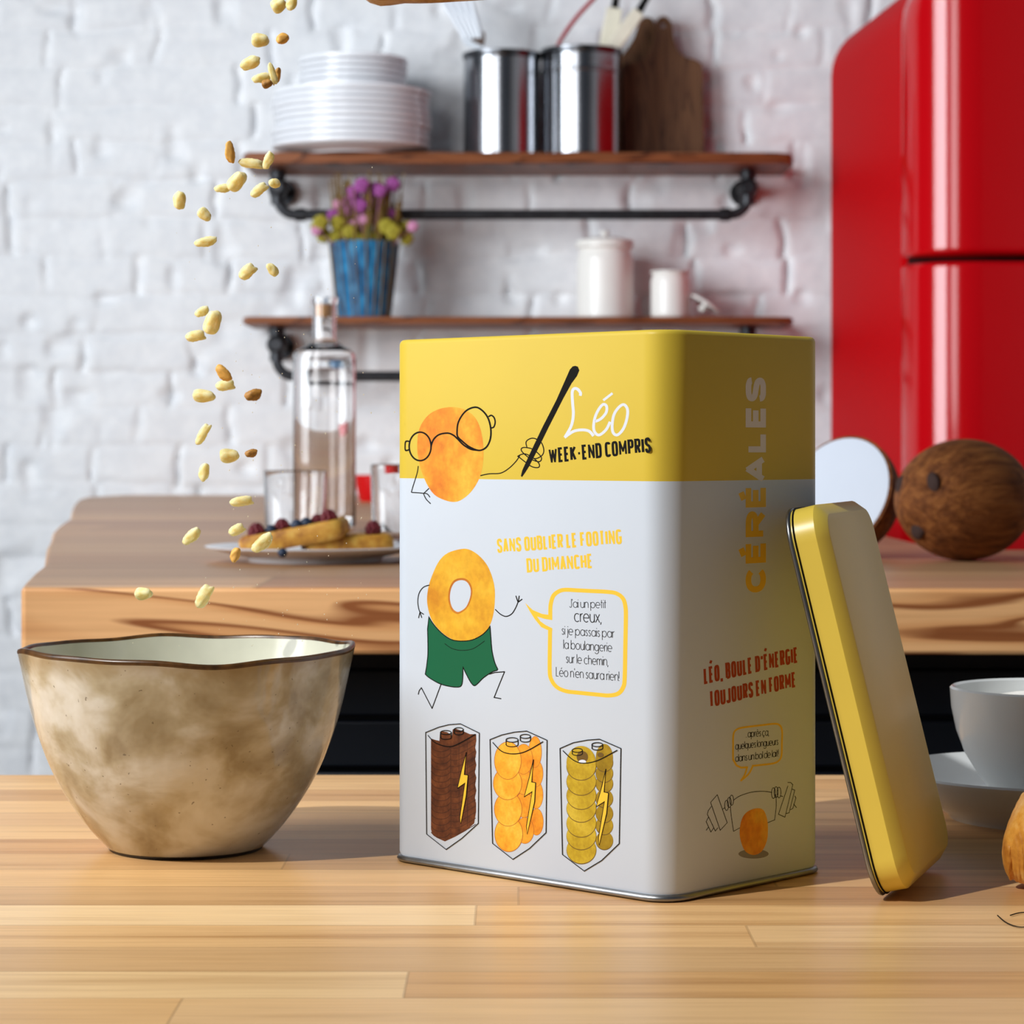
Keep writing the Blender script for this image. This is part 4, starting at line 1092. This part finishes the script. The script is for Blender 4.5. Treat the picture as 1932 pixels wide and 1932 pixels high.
bub = [(1108, 690)] + sm([(1108, 640), (1112, 590), (1130, 535), (1170, 503), (1215, 493), (1300, 497), (1380, 501), (1500, 507), (1570, 518), (1618, 555), (1636, 620), (1638, 700), (1634, 900), (1630, 1110), (1620, 1175), (1585, 1220), (1520, 1234), (1440, 1228), (1300, 1214), (1215, 1203), (1150, 1172), (1112, 1115), (1104, 1050), (1105, 900)], 4) + [(1107, 765)]
i.line(B_(bub), bw_, 2)
i.poly(B_([(932, 585), (985, 635), (1050, 662), (1122, 673), (1122, 706), (1065, 696), (1015, 680), (1040, 715), (1075, 740), (1122, 763), (1122, 782), (1090, 775), (1045, 755), (1000, 700), (965, 645)]), 3)
i.done('printed_speech_bubble', M_pyellow, 'golden outlined speech bubble')
i = Ink(LF)
for txt, a, b, xh in (("J'ai un petit", (1245, 617), (1500, 622), 40), ('creux,', (1278, 716), (1465, 724), 58), ('si je passais par', (1190, 806), (1556, 829), 42), ('la boulangerie', (1202, 906), (1540, 928), 43), ('sur le chemin,', (1220, 1004), (1513, 1025), 43), ("Léo n'en saura rien!", (1150, 1098), (1590, 1132), 43)):
    b0, b1 = B_([a, b]); write(i, LF, txt, LO, b0, b1, xh * cw_ * 1.0, .1, .88, .2, .38, False, lay=2)
i.done('printed_lettering', M_text, 'thin black text in the speech bubble')
# three printed batteries of cereals
def discs(i, lst, lay):
    for cx, cy, rx, ry, dp in lst:
        i.line(C_(ell(cx, cy, rx, ry)), lw2 * .8, lay, True)
        i.line(C_([(cx - rx, cy), (cx - rx + 1, cy + dp)] + ell(cx, cy + dp, rx, ry, 16, 180, 0) + [(cx + rx, cy)]), lw2 * .8, lay)
def bolt(dx, dy, s, pts, name):
    i = Ink(LF); i.poly(C_(pts), 9); i.done('printed_bolt', M_pyellow)
    return pts
i = Ink(LF)
i.poly(C_([(272, 235), (300, 245), (331, 252), (335, 195), (350, 185), (385, 190), (420, 215), (424, 172), (440, 165), (500, 185), (545, 205), (588, 205), (590, 250), (582, 300), (590, 330), (582, 380), (590, 420), (580, 470), (590, 510), (582, 560), (590, 600), (580, 650), (588, 690), (588, 750), (575, 830), (520, 880), (440, 925), (370, 957), (310, 930), (280, 905), (272, 870)]), 1, 0)
for k in range(15):
    y = 290 + k * 43
    i.line(C_(sm([(273, y), (300, y + 28), (345, y + 38), (385, y + 28), (408, y + 6)], 4)), 6 * cw_, 2, mi=1)
    i.line(C_(sm([(410, y + 10), (450, y + 14), (500, y - 6), (550, y - 34), (586, y - 56)], 4)), 5 * cw_, 2, mi=1)
for k in range(3): i.line(C_([(410 + k * 58, 285 - k * 25), (412 + k * 58, 930 - k * 40)]), 5 * cw_, 2, mi=1)
i.done('printed_cereal_stack', [M_pdark, M_pdark2], 'brown chocolate cereal stack printed at the lower left')
i = Ink(LF)
lay = 1
for cx, cy, rx, ry in ((1012, 820, 46, 92), (1010, 630, 46, 96), (1010, 480, 46, 92), (1002, 330, 44, 108)): i.poly(C_(ell(cx, cy, rx + 3, ry + 3)), lay, 2); i.poly(C_(ell(cx, cy, rx, ry)), lay + 1, 1); lay += 2
for cx, cy, rx, ry in ((930, 880, 62, 90), (925, 700, 62, 88), (922, 540, 62, 86), (922, 380, 62, 104)): i.poly(C_(ell(cx, cy, rx + 3, ry + 3)), lay, 2); i.poly(C_(ell(cx, cy, rx, ry)), lay + 1, 1); lay += 2
for cx, cy, rx, ry in ((818, 905, 96, 122), (814, 730, 95, 118), (810, 550, 98, 113), (812, 390, 92, 130)): i.poly(C_(ell(cx, cy, rx + 4, ry + 4)), lay, 2); i.poly(C_(ell(cx, cy, rx, ry)), lay + 1, 0); lay += 2
i.done('printed_cereal_stack', M_pball2 + [M_pballdk], 'orange puff stack printed at the lower middle')
i = Ink(LF); lay = 1
for b in (1015, 910, 825, 720, 615, 543, 467): i.poly(C_(ell(1488, b - 62, 62, 66)), lay, 2); i.poly(C_(ell(1488, b - 66, 60, 64)), lay + 1, 1); lay += 2
i.poly(C_(ell(1488, 370, 60, 97)), lay, 1)
for b in (1113, 1015, 927, 822, 732, 633, 527): i.poly(C_(ell(1327, b - 96, 105, 100)), lay + 1, 2); i.poly(C_(ell(1327, b - 100, 103, 98)), lay + 2, 0); lay += 2
i.poly(C_(ell(1326, 405, 103, 118)), lay + 2, 0); lay += 2
i.poly(C_(ell(1335, 365, 40, 42)), lay + 3, 2); i.poly(C_(ell(1335, 398, 26, 14)), lay + 4, 3); i.poly(C_(ell(1462, 350, 22, 16)), lay + 3, 2)
i.done('printed_cereal_stack', M_polive + [M_polivedk, M_pwhite], 'olive-gold ring stack printed at the lower right')
LAYB = 40
for outl, inn, dsc in ((((236, 193), (330, 155), (400, 138), (480, 132), (612, 197), (605, 830), (490, 935), (380, 1013), (243, 905)), [(252, 212), (300, 262), (380, 290), (450, 280), (585, 205)], [(378, 193, 38, 14, 34), (468, 172, 32, 13, 24)]),
                       (((687, 243), (770, 210), (860, 190), (945, 183), (1087, 247), (1080, 895), (965, 1005), (848, 1082), (705, 970)), [(706, 262), (770, 325), (850, 343), (940, 325), (1060, 257)], [(842, 245, 42, 16, 32), (935, 220, 36, 14, 26)]),
                       (((1178, 305), (1270, 265), (1370, 246), (1455, 240), (1605, 305), (1593, 972), (1470, 1090), (1348, 1164), (1195, 1048)), [(1198, 320), (1270, 385), (1340, 408), (1440, 390), (1580, 317)], [(1300, 318, 36, 14, 22), (1440, 278, 38, 14, 24)])):
    i = Ink(LF); i.line(C_(outl), lw2 * .8, LAYB, True); i.line(C_(sm(inn, 5)), lw2 * .9, LAYB); discs(i, dsc, LAYB); i.done('printed_battery_outline', M_ink)
for pts in ([(522, 330), (507, 488), (534, 492), (520, 640), (482, 832), (476, 790), (512, 547), (460, 583), (490, 450)], [(993, 382), (980, 540), (1007, 545), (1000, 680), (948, 905), (943, 850), (983, 607), (928, 643), (965, 500)], [(1500, 448), (1487, 610), (1518, 617), (1505, 760), (1452, 982), (1448, 930), (1490, 677), (1432, 713), (1472, 570)]):
    i = Ink(LF); i.poly(C_(pts), LAYB + 1, 0); i.line(C_(pts), lw2 * .7, LAYB + 2, True, 1); i.done('printed_bolt', [M_pyellow, M_ink], 'yellow lightning bolt')
# right face
ce = 1.1 / F / 3.578
i = Ink(RF)
def vert(txt, v0, v1, mi):
    b0, b1 = D_([(727, v0), (727, v1)])
    h = abs(D_([(603, 1200)])[0][0] - D_([(727, 1200)])[0][0])
    write(i, RF, txt, CWD, b0, b1, h * 1.0, .2, .86, .13, .3, up=(-1, 0), mi=mi)
vert('CÉRÉ', 1812, 1090, 0); vert('ALES', 1072, 368, 1)
i.done('printed_lettering', [M_pyellow, M_psilver], 'wide upright capitals running up the shaded side')
i = Ink(RF)
b0, b1 = E_([(316, 398), (952, 250)]); write(i, RF, 'LÉO, BOULE D’ÉNERGIE', CN, b0, b1, hz_(E_, (315, 398), (315, 286)), .155, .3, .065, .22)
b0, b1 = E_([(352, 556), (938, 415)]); write(i, RF, 'TOUJOURS EN FORME', CN, b0, b1, hz_(E_, (352, 555), (352, 446)), .155, .3, .065, .22)
i.done('printed_lettering', M_pred, 'rust red capitals in two lines on the shaded side')
i = Ink(RF)
i.line(E_(sm([(512, 800), (512, 760), (520, 718), (550, 696), (600, 686), (700, 674), (790, 664), (825, 673), (842, 710), (841, 800), (838, 880), (818, 915), (780, 932), (700, 942), (645, 948)], 4) + sm([(640, 960), (615, 1005), (562, 1050)], 3)), 13 * ce, 2)
i.line(E_(sm([(562, 1050), (590, 1010), (606, 958)], 3) + [(565, 960), (535, 945), (512, 905), (511, 850), (512, 800)]), 13 * ce, 2)
i.done('printed_speech_bubble', M_pyellow, 'small golden speech bubble on the shaded side')
i = Ink(RF)
for txt, a, b, xh in (('...après ça,', (597, 756), (752, 742), 32), ('quelques longueurs', (528, 838), (815, 805), 32), ('dans un bol de lait!', (528, 920), (818, 884), 32)):
    b0, b1 = E_([a, b]); write(i, RF, txt, LO, b0, b1, xh * ce, .13, .85, .2, .36, False)
i.done('printed_lettering', M_text, 'small thin black text on the shaded side')
i = Ink(RF); le = 4.5 * ce
for seg in ([(360, 1195), (405, 1143), (472, 1332), (425, 1383), (360, 1195)], [(365, 1222), (345, 1250), (338, 1275), (392, 1388), (410, 1365)], [(345, 1295), (330, 1325), (362, 1395), (382, 1365)], [(330, 1384), (345, 1362)], [(440, 1240), (455, 1232)],
            [(882, 1082), (818, 1275), (862, 1294), (915, 1075), (900, 1060), (880, 1060)], [(910, 1105), (928, 1112), (890, 1265), (868, 1270)], [(928, 1150), (936, 1165), (915, 1235), (898, 1245)], [(920, 1205), (940, 1230)], [(830, 1150), (848, 1155)]): i.line(E_(seg), le, 2)
i.line(E_(sm([(512, 1182), (560, 1150), (640, 1125), (720, 1120), (775, 1128)], 5)), le, 2)
for cx, cy in ((468, 1215), (486, 1195), (502, 1180)): i.line(E_(ell(cx, cy, 13, 34)), le, 2, True)
for cx, cy in ((784, 1132), (802, 1125), (822, 1128)): i.line(E_(ell(cx, cy, 13, 36)), le, 2, True)
i.line(E_(sm([(493, 1220), (500, 1290), (515, 1390)], 4) + [(560, 1365)]), le, 2); i.line(E_(sm([(800, 1140), (803, 1220), (792, 1313)], 4) + [(745, 1332)]), le, 2)
i.done('printed_line_drawing', M_ink, 'thin black barbell and arms on the shaded side')
i = Ink(RF); i.poly(E_(ell(650, 1542, 102, 32)), 1); i.done('printed_puff_shadow', M_pgrey)  # shadow under the puff, drawn in grey as part of the tin artwork
i = Ink(RF); i.poly(E_(sm([(556, 1390), (570, 1310), (605, 1260), (665, 1235), (715, 1245), (742, 1310), (747, 1390), (738, 1460), (705, 1525), (650, 1550), (595, 1525), (565, 1460)], 4, True)), 3); i.done('printed_puff', M_pball, 'orange cereal puff lifting a barbell on the shaded side')

# ------------------------------------------------------------------ lid
LB = on_plane(1655, 1707, TZ)
bdir = Vector((.33, .944, 0)).normalized(); hdir = Vector((-bdir.y, bdir.x, 0))
hor = -hdir
def lid_gap(t):     # nearest approach of the tin to the plane of the rim
    m = -9
    for s_, t_ in rrect(TW, TD, TR):
        p = N0 + dl_ * s_ + dr_ * t_ - LB
        along = p.dot(bdir)
        if -.0 < along < .111: m = max(m, p.dot(hor) * math.cos(t) + .1705 * math.cos(t) * math.sin(t))
    return m
lo_t, hi_t = 0.0, .5
for _ in range(40):
    md = (lo_t + hi_t) / 2
    if lid_gap(md) < -.0012: lo_t = md
    else: hi_t = md
tilt = lo_t
print('lid tilt', math.degrees(tilt))
adir = Vector((0, 0, 1)) * math.cos(tilt) + hdir * math.sin(tilt)
ndir = adir.cross(bdir) * -1
if ndir.x < 0: ndir = -ndir
lid = thing('tin_lid', 'yellow rounded tin lid standing on end against the cereal tin', 'lid', (LB.x, LB.y, TZ))
LLn, LWd, LR = .1710, .111, .0165
def lring(inset, n, z0=.0012): return [adir * (s + z0) + bdir * t + ndir * n for s, t in rrect(LLn, LWd, LR, inset)]
mb = MB()
mb.loft([lring(.0035, .009), lring(.0018, .0075), lring(.0018, .0008), lring(.0012, .0006), lring(.0012, .0112), lring(.0016, .0118), lring(.0062, .0160), lring(.0068, .0162)], True, True)
mk('lid_pan', mb, M_lidyellow, lid, smooth=30)
mb = MB()
ring = [lring(.0012 - .0011 * math.cos(k * math.pi / 4), .0 + .0011 * math.sin(k * math.pi / 4)) for k in range(9)]
mb.loft(ring, False, False); mk('lid_rim', mb, M_steelrim, lid, smooth=70)
mb = MB(); mb.loft([lring(.0010, .0016), lring(.0004, .0020), lring(.0010, .0024)], False, False); mk('seam_bead', mb, M_ink, lid)

# ------------------------------------------------------------------ pouring bag
t = NT('kraft_wrap'); v = t.coord()
t.set(color=t.ramp(t.noise(v, 60, 5, .65, .6), [(0.3, srgb(150, 100, 52)), (0.5, srgb(196, 146, 88)), (0.7, srgb(222, 182, 126))]), rough=.4); t.bump(t.noise(t.coord((1, 1, 1)), 120, 4, .6, 1), .6, .002)
kb = P(770, 0, 1.21)
bag = thing('cereal_bag', 'tan crinkled cereal bag tipped above the tin, only its underside in view', 'bag', (kb.x, kb.y, kb.z))
mb = MB(); rings = []
rr = random.Random(9)
for i_ in range(41):
    s = i_ / 40; x = -.044 + s * .20
    zc = .0385 + s * .004; h = .041 * min(1, (.18 + s * 6) ** .5) * (1 - .12 * s); wd = .038 * min(1, (.3 + s * 4) ** .5)
    ring = []
    for j in range(48):
        a = 2 * math.pi * j / 48
        k = 1 + .02 * math.sin(5 * a + 9 * s) + .013 * math.sin(11 * a - 23 * s) + .01 * math.sin(17 * a + 31 * s)
        ring.append((x, wd * k * math.cos(a), zc + h * k * math.sin(a)))
    rings.append(ring)
inner_ = [[(x + .001, y * .93, zc2 * .93 + .04 * .07) for x, y, zc2 in r] for r in rings[:30]]
mb.loft(list(reversed(inner_)) + rings, False, True)
mk('bag_film', mb, t.m, bag, smooth=60)
mb = MB(); mb.box(.156, .172, -.03, .03, .012, .07); mk('bag_seal', mb, t.m, bag, bevel=.004)

# ------------------------------------------------------------------ falling cereal
t = NT('puffed_cereal'); v = t.coord((1, 1, 1))
t.set(color=t.ramp(t.noise(v, 1.3, 4, .6), [(0.28, srgb(240, 208, 130)), (0.5, srgb(248, 226, 164)), (0.72, srgb(252, 240, 198))]), rough=.6, spec=.2, sss=.6, ssss=1.0); t.b.inputs['Subsurface Radius'].default_value = (.008, .006, .004); t.bump(t.noise(v, 5, 3), .12, .05)
M_cer = t.m
M_cerb = plain('browned_cereal', srgb(172, 122, 52), .6, var=.3, vscale=2)
M_cero = plain('amber_cereal', srgb(232, 176, 84), .6, var=.12, vscale=2)
def cer_mesh(seed, ridged, pear=0):
    r = random.Random(seed); fs = [(Vector((r.uniform(-1, 1), r.uniform(-1, 1), r.uniform(-1, 1))) * r.uniform(1.5, 4), r.uniform(0, 6), r.uniform(.02, .055)) for _ in range(9)]
    mb = MB()
    def fn(d):
        k = .95 / (abs(d.x) ** 2.8 + math.hypot(d.y, d.z) ** 2.8) ** (1 / 2.8)
        for q, ph, am in fs: k += am * math.sin(q.dot(d) * 1.6 + ph)
        if ridged: k += .035 * math.sin(d.x * 17 + 2 * d.y) * (1 - d.x ** 4)
        if pear: k *= 1 - .38 * max(0, d.x) ** 1.3 * (1 - .4 * max(0, d.x))
        return k
    mb.ball((0, 0, 0), 1, nu=28, nv=18, fn=fn)
    return mb
protos = {}
for kind, (sd, rg, pe) in {'round': (3, 0, 0), 'lump': (21, 0, 0), 'ridge': (8, 1, 0), 'ridge2': (15, 1, 0), 'pear': (5, 0, 1)}.items():
    o = mk('proto', cer_mesh(sd, rg, pe), M_cer, smooth=80); protos[kind] = o.data; bpy.data.objects.remove(o)
def recolor(me, m): c = me.copy(); c.materials.clear(); c.materials.append(m); return c
brown = {k: recolor(v, M_cerb) for k, v in protos.items()}; amber = {k: recolor(v, M_cero) for k, v in protos.items()}
CER = [  # px, py, length px, width px, tilt (deg, ccw), kind, tone, label
 (526, 10, 29, 26, 20, 'round', 0, 'round pale cereal puff cut by the top edge, left of a touching pair'),
 (550, 7, 27, 20, 75, 'lump', 0, 'pale cereal puff cut by the top edge, right of a touching pair'),
 (491, 76, 33, 25, -8, 'round', 0, 'pale round cereal puff falling level with the amber puff near the top'),
 (533, 73, 25, 20, 35, 'lump', 2, 'small amber cereal puff near the top left of the white plates'),
 (475, 118, 42, 24, 20, 'pear', 0, 'pale cereal puff just above the falling cluster near the plates'),
 (494, 147, 38, 18, 15, 'ridge', 0, 'pale cereal grain at the left of the falling cluster'),
 (514, 138, 44, 14, -72, 'ridge2', 0, 'slender pale cereal grain standing upright in the falling cluster'),
 (523, 143, 32, 13, 82, 'lump', 2, 'amber cereal grain at the right of the falling cluster'),
 (504, 158, 20, 16, 10, 'round', 1, 'browned cereal piece at the bottom of the falling cluster'),
 (434, 287, 42, 18, -82, 'ridge', 2, 'upright tan cereal grain left of the upper shelf end'),
 (472, 308, 50, 20, -8, 'ridge2', 0, 'long ridged cereal grain before the left end of the upper shelf'),
 (506, 303, 35, 18, 68, 'ridge', 0, 'pale upright cereal grain before the upper shelf, touching the long one'),
 (447, 342, 42, 28, 42, 'round', 0, 'broad pale cereal grain below the upper shelf end, upper of a joined pair'),
 (421, 355, 34, 16, 8, 'ridge', 0, 'narrow cereal grain at the lower left of the joined pair under the shelf end'),
 (488, 359, 38, 20, 38, 'ridge2', 0, 'tilted pale cereal grain just left of the upper pipe bracket'),
 (518, 346, 23, 18, 0, 'lump', 0, 'small round cereal puff before the upper pipe bracket'),
 (339, 376, 36, 24, 88, 'pear', 0, 'pear-shaped cereal puff, leftmost piece in the upper half of the picture'),
 (386, 405, 28, 20, -50, 'round', 0, 'small pale cereal puff right below the pear-shaped one'),
 (388, 456, 44, 18, 12, 'ridge', 0, 'long nearly level cereal grain falling alone above the ridged oval one'),
 (466, 513, 37, 25, 42, 'ridge2', 0, 'oval cereal grain falling at left of the blue flower pot'),
 (514, 509, 28, 18, -50, 'lump', 0, 'small tilted cereal puff nearest to the blue flower pot'),
 (381, 588, 29, 17, 30, 'ridge', 0, 'small cereal grain, topmost of three level with the lower shelf'),
 (401, 608, 46, 31, 65, 'round', 0, 'large oval cereal puff, biggest of three level with the lower shelf'),
 (368, 634, 38, 22, 10, 'ridge2', 0, 'cereal grain, lowest of three level with the lower shelf'),
 (422, 704, 38, 20, -48, 'ridge', 2, 'tan tilted cereal grain, upper of a touching pair left of the bottle'),
 (424, 727, 37, 22, 8, 'ridge2', 0, 'pale level cereal grain, lower of a touching pair left of the bottle'),
 (385, 747, 42, 23, -8, 'round', 0, 'pale oval cereal grain left of the touching pair by the bottle'),
 (478, 745, 34, 21, 18, 'ridge', 1, 'larger browned cereal grain beside the glass bottle'),
 (382, 820, 46, 18, 60, 'ridge2', 0, 'slender steep cereal grain falling above the counter'),
 (433, 860, 37, 25, -5, 'round', 0, 'pale oval cereal puff left of the smaller browned grain'),
 (474, 855, 24, 15, 15, 'ridge', 1, 'smaller browned cereal grain above the tumbler'),
 (385, 891, 35, 20, 85, 'lump', 0, 'upright pale cereal puff just above the counter back edge'),
 (455, 946, 45, 20, 8, 'ridge2', 0, 'long pale cereal grain before the counter back edge, left of the tumbler'),
 (361, 1012, 42, 21, 42, 'ridge', 0, 'tilted cereal grain falling over the counter left of the white plate'),
 (446, 1000, 32, 21, 28, 'ridge2', 0, 'pale cereal grain falling just above the left rim of the plate'),
 (495, 1024, 48, 24, 42, 'ridge', 0, 'pale tilted cereal grain falling before the propped waffle'),
 (444, 1047, 29, 18, 75, 'lump', 2, 'small amber cereal grain falling before the left rim of the plate'),
 (271, 1120, 33, 22, -3, 'round', 0, 'pale cereal puff falling before the counter front, leftmost above the bowl'),
 (384, 1126, 50, 26, 62, 'ridge2', 0, 'large upright cereal grain about to drop into the bowl'),
]
rc_ = random.Random(12)
base_c = None
for px, py, L_, W_, tl, kind, tone, lab in CER:
    D = 1.20 + rc_.uniform(-.03, .03)
    me = (protos, brown, amber)[tone][kind]
    if base_c is None:
        o = bpy.data.objects.new('cereal_piece', me); COL.objects.link(o); base_c = o
    else:
        o = base_c.copy(); o.data = me; COL.objects.link(o)
    o.location = P(px, py, D); k = D / F / 2
    o.scale = (L_ * k * 1.02, W_ * k, W_ * k * 1.02)
    o.rotation_euler = (rc_.uniform(-.4, .4) * 0, -math.radians(tl), rc_.uniform(-.3, .3))
    tag(o, lab, 'cereal', 'cereal pieces falling into the bowl')
o = base_c.copy(); o.data = protos['ridge']; COL.objects.link(o); o.location = (bw.x + .012, bw.y + .058, TZ + .071); o.scale = (.0052, .003, .003); o.rotation_euler = (0.6, .1, .2)
tag(o, 'cereal grain resting inside the glazed bowl, barely showing over its rim', 'cereal', 'cereal pieces falling into the bowl')
mb = MB(); rd = random.Random(2)
for k in range(170):
    px = rd.gauss(560, 110); py = 300 + 920 * rd.random() ** .7
    if px > 745: continue
    p = P(px, py, rd.uniform(1.12, 1.2)); r = rd.uniform(.00012, .00028)
    mb.ball(p, r, r, r * rd.uniform(1, 1.5), nu=5, nv=4)
o = tag(mk('cereal_dust', mb, M_cer), 'fine pale cereal dust hanging in the air above the bowl', 'dust'); o['kind'] = 'stuff'
